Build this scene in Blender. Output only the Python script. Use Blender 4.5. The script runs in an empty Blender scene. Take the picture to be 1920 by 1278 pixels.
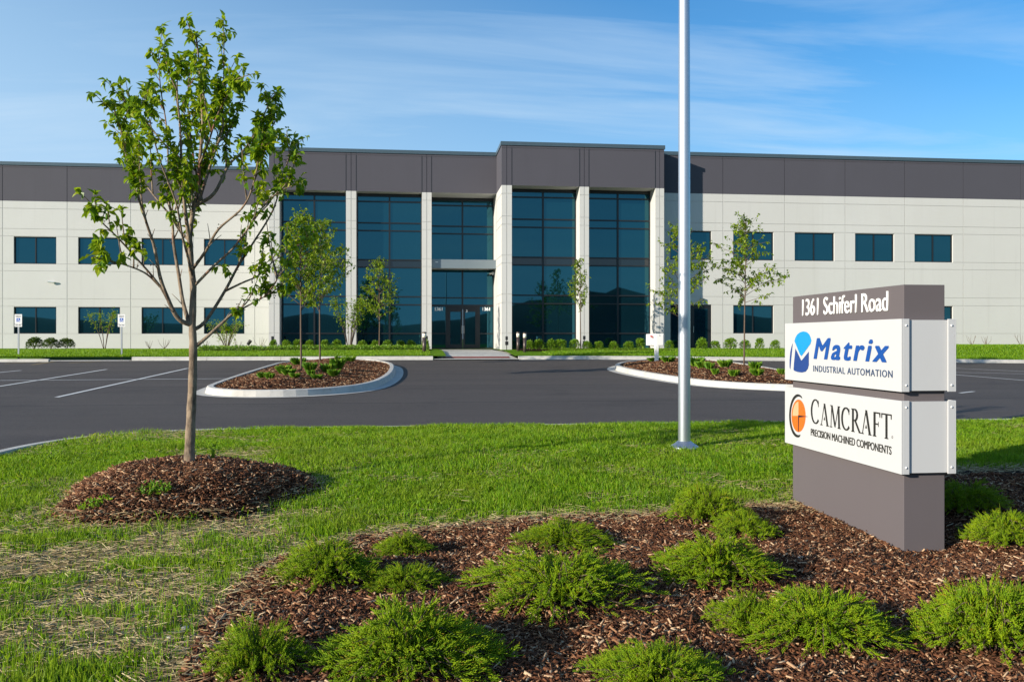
import bpy, bmesh, math, random
import numpy as np
from mathutils import Vector, Matrix

SC = bpy.context.scene
COL = SC.collection
rad = math.radians

# ------------------------------------------------------------------ camera
PSI = rad(6.58)                      # heading, right of the facade normal (+Y)
FPX, HOR = 1630.0, 635.0             # focal length and horizon, in photo pixels
EYE = 1.6
cam = bpy.data.cameras.new('camera')
cam.sensor_width = 36.0
cam.lens = FPX / 1920 * 36
cam.shift_y = -(639 - HOR) / 1920
cam.clip_end = 5000
cam.clip_start = 0.05
cam_o = bpy.data.objects.new('camera', cam)
cam_o.location = (0, 0, EYE)
cam_o.rotation_euler = (rad(90), 0, -PSI)
COL.objects.link(cam_o)
SC.camera = cam_o

# ------------------------------------------------------------------ light
SUN_AZ, SUN_EL = 62.0, 16.5          # degrees left of straight-behind, above the horizon
w = bpy.data.worlds.new('World')
SC.world = w
w.use_nodes = True
nt = w.node_tree
nt.nodes.clear()
out = nt.nodes.new('ShaderNodeOutputWorld')
bg = nt.nodes.new('ShaderNodeBackground')
sky = nt.nodes.new('ShaderNodeTexSky')
sky.sky_type = 'NISHITA'
sky.sun_disc = False
sky.sun_elevation = rad(SUN_EL)
sky.sun_rotation = rad(180 + SUN_AZ)
sky.altitude = 200
sky.air_density = 1.0
sky.dust_density = 0.6
sky.ozone_density = 2.5
hsv = nt.nodes.new('ShaderNodeHueSaturation')
hsv.inputs['Saturation'].default_value = 1.35
tc = nt.nodes.new('ShaderNodeTexCoord')
sep = nt.nodes.new('ShaderNodeSeparateXYZ')
nt.links.new(tc.outputs['Generated'], sep.inputs[0])


def wmath(op, a, b):
    n = nt.nodes.new('ShaderNodeMath')
    n.operation = op
    for i, v in enumerate((a, b)):
        if v is None:
            continue
        if isinstance(v, (int, float)):
            n.inputs[i].default_value = v
        else:
            nt.links.new(v, n.inputs[i])
    return n.outputs[0]


zc = wmath('MAXIMUM', wmath('ADD', sep.outputs[2], 0.12), 0.02)   # cirrus layer seen in perspective
comb = nt.nodes.new('ShaderNodeCombineXYZ')
nt.links.new(wmath('DIVIDE', sep.outputs[0], zc), comb.inputs[0])
nt.links.new(wmath('DIVIDE', sep.outputs[1], zc), comb.inputs[1])
mp = nt.nodes.new('ShaderNodeMapping')
mp.inputs['Rotation'].default_value = (0, 0, rad(12))
mp.inputs['Scale'].default_value = (0.55, 2.2, 1)
nt.links.new(comb.outputs[0], mp.inputs[0])
nz = nt.nodes.new('ShaderNodeTexNoise')
nz.inputs['Scale'].default_value = 1.1
nz.inputs['Detail'].default_value = 9
nz.inputs['Roughness'].default_value = 0.58
nz.inputs['Distortion'].default_value = 0.5
nt.links.new(mp.outputs[0], nz.inputs['Vector'])
nz2 = nt.nodes.new('ShaderNodeTexNoise')
nz2.inputs['Scale'].default_value = 0.45
nz2.inputs['Detail'].default_value = 3
nt.links.new(comb.outputs[0], nz2.inputs['Vector'])
mr = nt.nodes.new('ShaderNodeMapRange')
mr.inputs['From Min'].default_value = 0.45
mr.inputs['From Max'].default_value = 0.72
nt.links.new(nz.outputs[0], mr.inputs[0])
mr2 = nt.nodes.new('ShaderNodeMapRange')
mr2.inputs['From Min'].default_value = 0.3
mr2.inputs['From Max'].default_value = 0.7
nt.links.new(nz2.outputs[0], mr2.inputs[0])
veil = wmath('ADD', wmath('MULTIPLY', wmath('SUBTRACT', 0.55, sep.outputs[0]), 0.75), wmath('MULTIPLY', wmath('SUBTRACT', 0.30, sep.outputs[2]), 2.2))      # a thin veil, thicker to the left (west)
veil = wmath('MINIMUM', wmath('MAXIMUM', veil, 0.10), 0.92)
wisp = wmath('MULTIPLY', wmath('MULTIPLY', mr.outputs[0], mr2.outputs[0]), 0.95)


def wmix(fac, a, b, mode='MIX'):
    n = nt.nodes.new('ShaderNodeMix')
    n.data_type = 'RGBA'
    n.blend_type = mode
    for i, v in ((0, fac), (6, a), (7, b)):
        if isinstance(v, (int, float)):
            n.inputs[i].default_value = v
        elif isinstance(v, tuple):
            n.inputs[i].default_value = (*v, 1)
        else:
            nt.links.new(v, n.inputs[i])
    return n.outputs[2]


nt.links.new(sky.outputs[0], hsv.inputs['Color'])
blue = wmix(1.0, hsv.outputs[0], (0.42, 0.53, 0.57), 'MULTIPLY')
col = wmix(wisp, wmix(veil, blue, (1.40, 2.14, 2.95)), (1.95, 2.5, 3.05))
nt.links.new(col, bg.inputs['Color'])
bg.inputs['Strength'].default_value = 0.112
nt.links.new(bg.outputs[0], out.inputs[0])

sun = bpy.data.lights.new('sun', 'SUN')
sun.energy = 2.8
sun.angle = rad(0.5)
sun.color = (1.0, 0.91, 0.77)
sun_o = bpy.data.objects.new('sun', sun)
_sd = Vector((math.sin(rad(SUN_AZ)), math.cos(rad(SUN_AZ)), -math.tan(rad(SUN_EL)))).normalized()
sun_o.rotation_euler = _sd.to_track_quat('-Z', 'Y').to_euler()
sun_o.location = (-40, -20, 30)
COL.objects.link(sun_o)

SC.view_settings.view_transform = 'Standard'
SC.view_settings.look = 'None'
SC.view_settings.exposure = 1.5
SC.view_settings.gamma = 1.0
SC.cycles.max_bounces = 8
SC.cycles.transparent_max_bounces = 8
SC.cycles.use_denoising = True

# ------------------------------------------------------------------ photo geometry
CP, SP = math.cos(PSI), math.sin(PSI)


def ray(u, v):
    a = (u - 960) / FPX
    return (CP * a + SP, CP - SP * a, (HOR - v) / FPX)


def X_at(u, Y):
    d = ray(u, 635)
    return Y * d[0] / d[1]


def pt(u, v, Y):
    d = ray(u, v)
    t = Y / d[1]
    return Vector((d[0] * t, Y, EYE + d[2] * t))


def pxm(u, Y):
    """metres per photo pixel at distance Y"""
    return Y / ray(u, 635)[1] / FPX


def sstep(a, b, x):
    t = np.clip((x - a) / (b - a), 0, 1)
    return t * t * (3 - 2 * t)


def z_asphalt(X, Y):
    X = np.asarray(X, float); Y = np.asarray(Y, float)
    z = 0.13 + 0.0224 * np.clip(Y - 13.5, 0, 24.5) - 0.008 * np.clip(13.5 - Y, 0, 30)
    return z - 0.0118 * np.maximum(0, X - 9) * np.clip((Y - 13.5) / 24.5, 0, 1)


def z_lawn(X, Y):
    Y = np.asarray(Y, float); X = np.asarray(X, float)
    return 0.25 * sstep(6.2, 13.4, Y) + 0.0 * X


KERB_Y = 38.0


def z_far(X, Y):
    X = np.asarray(X, float); Y = np.asarray(Y, float)
    k = z_asphalt(X, KERB_Y) + 0.16
    t = np.clip((Y - KERB_Y - 0.15) / 4.6, 0, 1) ** 0.8
    berm = 0.20 * sstep(21, 30, X) * sstep(KERB_Y + 0.5, KERB_Y + 5, Y)
    return k + (1.03 - k) * t + berm


def gpt(u, v, zf):
    """where the sight line through a photo pixel meets the ground zf(X, Y)"""
    d = ray(u, v)
    lo, hi = 0.5, 120.0
    for t in np.linspace(1.0, 120, 600):
        if EYE + d[2] * t < float(zf(d[0] * t, d[1] * t)):
            hi = t
            break
        lo = t
    for _ in range(30):
        m = (lo + hi) / 2
        if EYE + d[2] * m < float(zf(d[0] * m, d[1] * m)):
            hi = m
        else:
            lo = m
    return Vector((d[0] * lo, d[1] * lo, EYE + d[2] * lo))


_rng = np.random.default_rng(7)
_lat = _rng.random((64, 64))


def vnoise(x, y, s=1.0):
    x = np.asarray(x, float) / s + 100.3; y = np.asarray(y, float) / s + 57.7
    xi = np.floor(x).astype(int); yi = np.floor(y).astype(int)
    fx = x - xi; fy = y - yi
    fx = fx * fx * (3 - 2 * fx); fy = fy * fy * (3 - 2 * fy)
    g = lambda a, b: _lat[a % 64, b % 64]
    return (g(xi, yi) * (1 - fx) + g(xi + 1, yi) * fx) * (1 - fy) + (g(xi, yi + 1) * (1 - fx) + g(xi + 1, yi + 1) * fx) * fy


def in_poly(px, py, poly):
    px = np.asarray(px, float); py = np.asarray(py, float)
    inside = np.zeros(px.shape, bool)
    n = len(poly)
    for i in range(n):
        x0, y0 = poly[i][0], poly[i][1]
        x1, y1 = poly[(i + 1) % n][0], poly[(i + 1) % n][1]
        c = ((y0 > py) != (y1 > py)) & (px < (x1 - x0) * (py - y0) / (y1 - y0 + 1e-12) + x0)
        inside ^= c
    return inside


def dist_poly(px, py, poly, closed=True):
    px = np.asarray(px, float); py = np.asarray(py, float)
    d = np.full(px.shape, 1e9)
    n = len(poly)
    for i in range(n if closed else n - 1):
        ax, ay = poly[i][0], poly[i][1]
        bx, by = poly[(i + 1) % n][0], poly[(i + 1) % n][1]
        dx, dy = bx - ax, by - ay
        t = np.clip(((px - ax) * dx + (py - ay) * dy) / (dx * dx + dy * dy + 1e-12), 0, 1)
        d = np.minimum(d, np.hypot(px - ax - t * dx, py - ay - t * dy))
    return d


# ------------------------------------------------------------------ materials
MATS = {}


class NT:
    """short-hand for building a node tree"""
    def __init__(s, name):
        s.m = bpy.data.materials.new(name)
        s.m.use_nodes = True
        s.t = s.m.node_tree
        s.t.nodes.clear()
        s.out = s.n('ShaderNodeOutputMaterial')
        MATS[name] = s.m

    def n(s, typ, **kw):
        n = s.t.nodes.new(typ)
        for k, v in kw.items():
            setattr(n, k, v)
        return n

    def l(s, a, b):
        s.t.links.new(a, b)

    def noise(s, scale, detail=4, rough=0.55, vec=None, sc=None, dist=0.0):
        n = s.n('ShaderNodeTexNoise')
        n.inputs['Scale'].default_value = scale
        n.inputs['Detail'].default_value = detail
        n.inputs['Roughness'].default_value = rough
        n.inputs['Distortion'].default_value = dist
        if vec is None:
            g = s.n('ShaderNodeTexCoord').outputs['Object']
        else:
            g = vec
        if sc:
            m = s.n('ShaderNodeMapping')
            m.inputs['Scale'].default_value = sc
            s.l(g, m.inputs[0])
            g = m.outputs[0]
        s.l(g, n.inputs['Vector'])
        return n.outputs[0]

    def ramp(s, fac, stops):
        r = s.n('ShaderNodeValToRGB')
        e = r.color_ramp.elements
        while len(e) < len(stops):
            e.new(0.5)
        for q, (p, c) in zip(e, stops):
            q.position = p
            q.color = (*c, 1)
        s.l(fac, r.inputs[0])
        return r.outputs[0]

    def mix(s, fac, a, b, mode='MIX'):
        n = s.n('ShaderNodeMix', data_type='RGBA', blend_type=mode)
        for i, v in ((0, fac), (6, a), (7, b)):
            if isinstance(v, (int, float)):
                n.inputs[i].default_value = v
            elif isinstance(v, tuple):
                n.inputs[i].default_value = (*v, 1)
            else:
                s.l(v, n.inputs[i])
        return n.outputs[2]

    def rnd(s):
        return s.n('ShaderNodeNewGeometry').outputs['Random Per Island']

    def bsdf(s, color, rough=0.6, metal=0.0, spec=0.5, ior=None, bump=None, bstr=0.3, bdist=0.01):
        b = s.n('ShaderNodeBsdfPrincipled')
        if isinstance(color, tuple):
            b.inputs['Base Color'].default_value = (*color, 1)
        else:
            s.l(color, b.inputs['Base Color'])
        if isinstance(rough, (int, float)):
            b.inputs['Roughness'].default_value = rough
        else:
            s.l(rough, b.inputs['Roughness'])
        b.inputs['Metallic'].default_value = metal
        b.inputs['Specular IOR Level'].default_value = spec
        if ior:
            b.inputs['IOR'].default_value = ior
        if bump is not None:
            k = s.n('ShaderNodeBump')
            k.inputs['Strength'].default_value = bstr
            k.inputs['Distance'].default_value = bdist
            s.l(bump, k.inputs['Height'])
            s.l(k.outputs[0], b.inputs['Normal'])
        s.b = b
        return b.outputs[0]

    def done(s, sh):
        s.l(sh, s.out.inputs[0])
        return s.m


def simple(name, color, rough=0.5, metal=0.0, var=0.08, spec=0.5):
    k = NT(name)
    c = k.mix(k.noise(3.0, 5), tuple(x * (1 - var) for x in color), tuple(min(1, x * (1 + var)) for x in color))
    return k.done(k.bsdf(c, rough, metal, spec))


def leafmat(name, stops, trans=0.35, rough=0.45, patch=None):
    k = NT(name)
    c = k.ramp(k.rnd(), stops)
    if patch:                            # broad patches of another green (or straw) through the plants
        for sc_, lo, hi, col, amt in patch:
            c = k.mix(k.ramp(k.noise(sc_, 4, 0.6), [(lo, (0, 0, 0)), (hi, (amt, amt, amt))]), c, col)
    d = k.bsdf(c, rough, 0, 0.35)
    t = k.n('ShaderNodeBsdfTranslucent')
    k.l(k.mix(0.5, c, (0.30, 0.42, 0.02)), t.inputs[0])
    m = k.n('ShaderNodeMixShader')
    m.inputs[0].default_value = trans
    k.l(d, m.inputs[1])
    k.l(t.outputs[0], m.inputs[2])
    return k.done(m.outputs[0])


def junipermat():
    k = NT('juniper_scale')
    c = k.ramp(k.rnd(), [(0.0, (0.13, 0.28, 0.004)), (0.5, (0.26, 0.44, 0.005)), (0.94, (0.42, 0.56, 0.008)), (0.955, (0.36, 0.16, 0.02)), (1.0, (0.34, 0.13, 0.02))])
    f = k.ramp(k.noise(9, 4, 0.6), [(0.36, (0, 0, 0)), (0.62, (1, 1, 1))])
    c = k.mix(f, k.mix(0.5, c, (0.075, 0.19, 0.006)), k.mix(0.35, c, (0.48, 0.56, 0.008)))
    d = k.bsdf(c, 0.55, 0, 0.3)
    t = k.n('ShaderNodeBsdfTranslucent')
    k.l(k.mix(0.4, c, (0.34, 0.45, 0.01)), t.inputs[0])
    m = k.n('ShaderNodeMixShader')
    m.inputs[0].default_value = 0.42
    k.l(d, m.inputs[1]); k.l(t.outputs[0], m.inputs[2])
    return k.done(m.outputs[0])


def wallmat(name, col, dirt):
    k = NT(name)
    a = k.noise(0.35, 4, 0.6)
    b = k.noise(1.2, 6, 0.6, sc=(1, 1, 0.15))
    c = k.mix(k.ramp(a, [(0.35, (0, 0, 0)), (0.7, (1, 1, 1))]), tuple(x * 0.95 for x in col), col)
    c = k.mix(k.ramp(b, [(0.45, (0, 0, 0)), (0.8, (0.45, 0.45, 0.45))]), c, dirt)
    sx_ = k.n('ShaderNodeSeparateXYZ')                      # each precast panel cured to its own tone
    k.l(k.n('ShaderNodeTexCoord').outputs['Object'], sx_.inputs[0])
    m1 = k.n('ShaderNodeMath', operation='MULTIPLY_ADD')
    m1.inputs[1].default_value = 1 / 3.595
    m1.inputs[2].default_value = 20 + 23.81 / 3.595
    k.l(sx_.outputs[0], m1.inputs[0])
    m2 = k.n('ShaderNodeMath', operation='FLOOR')
    k.l(m1.outputs[0], m2.inputs[0])
    wn = k.n('ShaderNodeTexWhiteNoise', noise_dimensions='1D')
    k.l(m2.outputs[0], wn.inputs['W'])
    c = k.mix(k.ramp(wn.outputs['Value'], [(0.0, (0, 0, 0)), (1.0, (0.7, 0.7, 0.7))]), c, dirt)
    # thin run-off streaks
    st = k.noise(2.6, 5, 0.7, sc=(1, 1, 0.035))
    c = k.mix(k.ramp(st, [(0.58, (0, 0, 0)), (0.74, (0.4, 0.4, 0.4))]), c, tuple(x * 0.86 for x in dirt))
    return k.done(k.bsdf(c, 0.75, 0, 0.25, bump=k.noise(160, 3), bstr=0.12, bdist=0.004))


wallmat('painted_concrete', (0.53, 0.53, 0.512), (0.485, 0.48, 0.455))
wallmat('dark_painted_concrete', (0.074, 0.072, 0.088), (0.067, 0.065, 0.079))
wallmat('grey_sign_paint', (0.112, 0.097, 0.102), (0.104, 0.090, 0.095))
simple('coping_metal', (0.075, 0.11, 0.13), 0.35, 0.35, 0.1)
simple('frame_metal', (0.018, 0.02, 0.023), 0.35, 0.3, 0.1)
simple('canopy_metal', (0.20, 0.24, 0.26), 0.4, 0.4, 0.06)
simple('black_metal', (0.02, 0.02, 0.021), 0.4, 0.2, 0.1)
simple('bronze_metal', (0.075, 0.055, 0.048), 0.4, 0.3, 0.15)
simple('white_paint', (0.80, 0.79, 0.76), 0.35, 0.0, 0.03)
simple('white_sign_face', (0.455, 0.46, 0.465), 0.55, 0.0, 0.02, 0.15)
simple('white_vinyl', (0.82, 0.82, 0.80), 0.4, 0.0, 0.02)
simple('lamp_lens', (0.78, 0.72, 0.62), 0.3, 0.0, 0.05)
simple('line_paint', (0.62, 0.62, 0.60), 0.7, 0.0, 0.18)
simple('yellow_paint', (0.35, 0.25, 0.08), 0.8, 0.0, 0.3)
simple('blue_ink', (0.004, 0.06, 0.28), 0.35, 0.0, 0.03)
simple('dark_blue_ink', (0.012, 0.045, 0.20), 0.35, 0.0, 0.03)
simple('light_blue_ink', (0.005, 0.25, 0.56), 0.35, 0.0, 0.03)
simple('navy_text_ink', (0.03, 0.06, 0.13), 0.4, 0.0, 0.03)
simple('black_ink', (0.018, 0.016, 0.016), 0.4, 0.0, 0.05)
simple('orange_ink', (0.72, 0.13, 0.015), 0.35, 0.0, 0.03)
simple('pale_orange_ink', (0.80, 0.36, 0.20), 0.35, 0.0, 0.03)
simple('red_paint', (0.5, 0.02, 0.02), 0.4, 0.0, 0.05)
simple('sign_blue', (0.005, 0.09, 0.45), 0.4, 0.0, 0.03)
simple('galvanised', (0.42, 0.44, 0.46), 0.4, 0.7, 0.12)
simple('roof_membrane', (0.3, 0.3, 0.3), 0.8, 0.0, 0.1)
simple('tactile_red', (0.22, 0.05, 0.04), 0.7, 0.0, 0.15)
simple('bolt_metal', (0.75, 0.75, 0.74), 0.25, 0.3, 0.03)

k = NT('brushed_aluminium')
k.done(k.bsdf(k.mix(k.noise(2.0, 4, sc=(1, 1, 12)), (0.42, 0.46, 0.51), (0.50, 0.53, 0.58)), 0.40, 0.92, 0.5))
k.b.inputs['Anisotropic'].default_value = 0.4
tg = k.n('ShaderNodeTangent', direction_type='RADIAL', axis='Z')
k.l(tg.outputs[0], k.b.inputs['Tangent'])
k.b.inputs['Anisotropic Rotation'].default_value = 0.0

k = NT('tinted_glass')
k.done(k.bsdf((0.002, 0.012, 0.018), 0.015, 0, 0.5, ior=2.0, bump=k.noise(0.35, 1), bstr=0.06, bdist=0.05))
k.b.inputs['Specular Tint'].default_value = (0.22, 0.78, 1.0, 1)
k = NT('spandrel_glass')
k.done(k.bsdf((0.006, 0.012, 0.018), 0.05, 0, 0.5, ior=1.6))

k = NT('concrete')
c = k.mix(k.ramp(k.noise(2.2, 6, 0.65), [(0.3, (0, 0, 0)), (0.75, (1, 1, 1))]), (0.40, 0.385, 0.35), (0.55, 0.53, 0.49))
c = k.mix(k.ramp(k.noise(9, 4), [(0.55, (0, 0, 0)), (0.75, (0.5, 0.5, 0.5))]), c, (0.30, 0.28, 0.25))
k.done(k.bsdf(c, 0.8, 0, 0.25, bump=k.noise(60, 4), bstr=0.3, bdist=0.006))

k = NT('asphalt')
c = k.mix(k.ramp(k.noise(0.5, 5, 0.6, sc=(0.16, 1.3, 1)), [(0.35, (0, 0, 0)), (0.7, (1, 1, 1))]), (0.051, 0.041, 0.036), (0.086, 0.070, 0.060))
c = k.mix(k.ramp(k.noise(160, 2, 0.7), [(0.50, (0, 0, 0)), (0.68, (0.85, 0.85, 0.85))]), c, (0.19, 0.165, 0.15))
c = k.mix(k.ramp(k.noise(26, 5, 0.75), [(0.35, (0.6, 0.6, 0.6)), (0.6, (0, 0, 0))]), c, (0.035, 0.029, 0.027))
c = k.mix(k.ramp(k.noise(0.8, 7, 0.7, sc=(0.2, 1.6, 1), dist=1.0), [(0.62, (0, 0, 0)), (0.8, (0.5, 0.5, 0.5))]), c, (0.135, 0.118, 0.108))
# paving seams, oil drips and tyre sweeps
sx_ = k.n('ShaderNodeSeparateXYZ')
k.l(k.n('ShaderNodeTexCoord').outputs['Object'], sx_.inputs[0])
for y_ in (18.6, 23.3, 28.2):
    wob = k.n('ShaderNodeMath', operation='MULTIPLY_ADD')
    wob.inputs[1].default_value = 0.25
    k.l(k.noise(1.1, 4), wob.inputs[0]); k.l(sx_.outputs[1], wob.inputs[2])
    cm = k.n('ShaderNodeMath', operation='COMPARE')
    cm.inputs[1].default_value = y_ + 0.125
    cm.inputs[2].default_value = 0.05
    k.l(wob.outputs[0], cm.inputs[0])
    hf = k.n('ShaderNodeMath', operation='MULTIPLY')
    hf.inputs[1].default_value = 0.75
    k.l(cm.outputs[0], hf.inputs[0])
    c = k.mix(hf.outputs[0], c, (0.022, 0.019, 0.018))
c = k.mix(k.ramp(k.noise(0.7, 3, 0.5, dist=0.4), [(0.60, (0, 0, 0)), (0.72, (0.45, 0.45, 0.45))]), c, (0.038, 0.031, 0.028))
c = k.mix(k.ramp(k.noise(5.5, 2, 0.5), [(0.70, (0, 0, 0)), (0.76, (0.6, 0.6, 0.6))]), c, (0.026, 0.022, 0.02))
k.done(k.bsdf(c, 0.75, 0, 0.3, bump=k.noise(110, 3, 0.7), bstr=0.6, bdist=0.008))

k = NT('soil_and_grass')
c = k.mix(k.ramp(k.noise(1.1, 5, 0.6), [(0.42, (0, 0, 0)), (0.62, (1, 1, 1))]), (0.040, 0.085, 0.010), (0.13, 0.105, 0.045))
c = k.mix(k.ramp(k.noise(45, 4, 0.7), [(0.35, (0, 0, 0)), (0.7, (1, 1, 1))]), c, (0.03, 0.045, 0.012))
k.done(k.bsdf(c, 0.95, 0, 0.1, bump=k.noise(60, 4), bstr=0.8, bdist=0.03))

simple('ridge_dark', (0.035, 0.042, 0.034), 0.95, 0, 0.3)  # dark tone of the added ridge mirrored in the lower panes
k = NT('thatch')
c = k.ramp(k.noise(70, 5, 0.75, sc=(0.5, 1.6, 1), dist=1.0), [(0.30, (0.03, 0.035, 0.012)), (0.5, (0.13, 0.10, 0.04)), (0.72, (0.36, 0.27, 0.13))])
k.done(k.bsdf(c, 0.95, 0, 0.1, bump=k.noise(80, 4), bstr=0.8, bdist=0.02))

k = NT('far_turf')
c = k.mix(k.ramp(k.noise(0.6, 6, 0.65), [(0.35, (0, 0, 0)), (0.7, (1, 1, 1))]), (0.08, 0.18, 0.004), (0.13, 0.23, 0.008))
k.done(k.bsdf(c, 0.95, 0, 0.1, bump=k.noise(25, 4), bstr=0.8, bdist=0.05))

k = NT('mulch_soil')
c = k.ramp(k.noise(55, 6, 0.7, dist=0.6), [(0.3, (0.008, 0.004, 0.003)), (0.55, (0.030, 0.013, 0.008)), (0.78, (0.11, 0.05, 0.025))])
k.done(k.bsdf(c, 0.95, 0, 0.1, bump=k.noise(70, 5, 0.7), bstr=1.0, bdist=0.03))

k = NT('mulch_chip')
c = k.ramp(k.rnd(), [(0.0, (0.022, 0.008, 0.004)), (0.42, (0.068, 0.023, 0.011)), (0.70, (0.18, 0.068, 0.030)), (0.88, (0.40, 0.22, 0.115)), (1.0, (0.72, 0.54, 0.34))])
c = k.mix(0.25, c, k.mix(k.noise(90, 3), (0.02, 0.009, 0.005), (0.26, 0.12, 0.055)))
k.done(k.bsdf(c, 0.85, 0, 0.2))

k = NT('straw')
c = k.ramp(k.rnd(), [(0.0, (0.17, 0.115, 0.05)), (0.5, (0.34, 0.245, 0.115)), (1.0, (0.56, 0.45, 0.25))])
k.done(k.bsdf(c, 0.7, 0, 0.3))

k = NT('bark')
c = k.mix(k.ramp(k.noise(14, 6, 0.65, sc=(1, 1, 0.5)), [(0.35, (0, 0, 0)), (0.68, (1, 1, 1))]), (0.09, 0.066, 0.048), (0.32, 0.245, 0.17))
c = k.mix(k.ramp(k.noise(5, 4, 0.6, sc=(1, 1, 0.6)), [(0.56, (0, 0, 0)), (0.66, (0.8, 0.8, 0.8))]), c, (0.22, 0.085, 0.05))
k.done(k.bsdf(c, 0.85, 0, 0.2, bump=k.noise(40, 5, sc=(1, 1, 0.35)), bstr=0.8, bdist=0.01))
k = NT('twig_bark')
c = k.mix(k.noise(20, 4), (0.06, 0.042, 0.032), (0.17, 0.12, 0.085))
k.done(k.bsdf(c, 0.8, 0, 0.2))

leafmat('pear_leaf', [(0.0, (0.065, 0.16, 0.004)), (0.4, (0.15, 0.27, 0.005)), (0.75, (0.27, 0.37, 0.007)), (1.0, (0.40, 0.43, 0.012))], 0.5, 0.35)
leafmat('young_leaf', [(0.0, (0.09, 0.18, 0.006)), (0.5, (0.19, 0.30, 0.008)), (1.0, (0.34, 0.41, 0.02))], 0.48, 0.45)
leafmat('shrub_leaf', [(0.0, (0.06, 0.15, 0.005)), (0.6, (0.13, 0.26, 0.007)), (1.0, (0.24, 0.36, 0.012))], 0.25, 0.5)
leafmat('dark_shrub_leaf', [(0.0, (0.02, 0.045, 0.006)), (0.7, (0.04, 0.09, 0.010)), (1.0, (0.10, 0.17, 0.015))], 0.2, 0.5)
junipermat()
leafmat('grass_blade', [(0.0, (0.055, 0.16, 0.003)), (0.5, (0.185, 0.38, 0.005)), (0.88, (0.31, 0.49, 0.008)), (1.0, (0.40, 0.38, 0.06))], 0.48, 0.5,
        [(0.9, 0.45, 0.7, (0.26, 0.33, 0.02), 0.6), (2.3, 0.5, 0.72, (0.07, 0.17, 0.006), 0.75), (5.0, 0.6, 0.75, (0.30, 0.28, 0.06), 0.5)])
leafmat('far_blade', [(0.0, (0.09, 0.22, 0.003)), (0.5, (0.15, 0.30, 0.004)), (1.0, (0.24, 0.36, 0.006))], 0.45, 0.5)
leafmat('lily_leaf', [(0.0, (0.07, 0.19, 0.01)), (0.6, (0.14, 0.28, 0.015)), (1.0, (0.27, 0.36, 0.03))], 0.3, 0.45)
k = NT('river_stone')
k.done(k.bsdf(k.mix(k.noise(12, 5), (0.28, 0.25, 0.21), (0.5, 0.46, 0.40)), 0.7))
simple('berry', (0.03, 0.012, 0.010), 0.4, 0.0, 0.2)


# ------------------------------------------------------------------ mesh builder
def link(o, parent=None):
    COL.objects.link(o)
    if parent is not None:
        o.parent = parent
    return o


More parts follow.
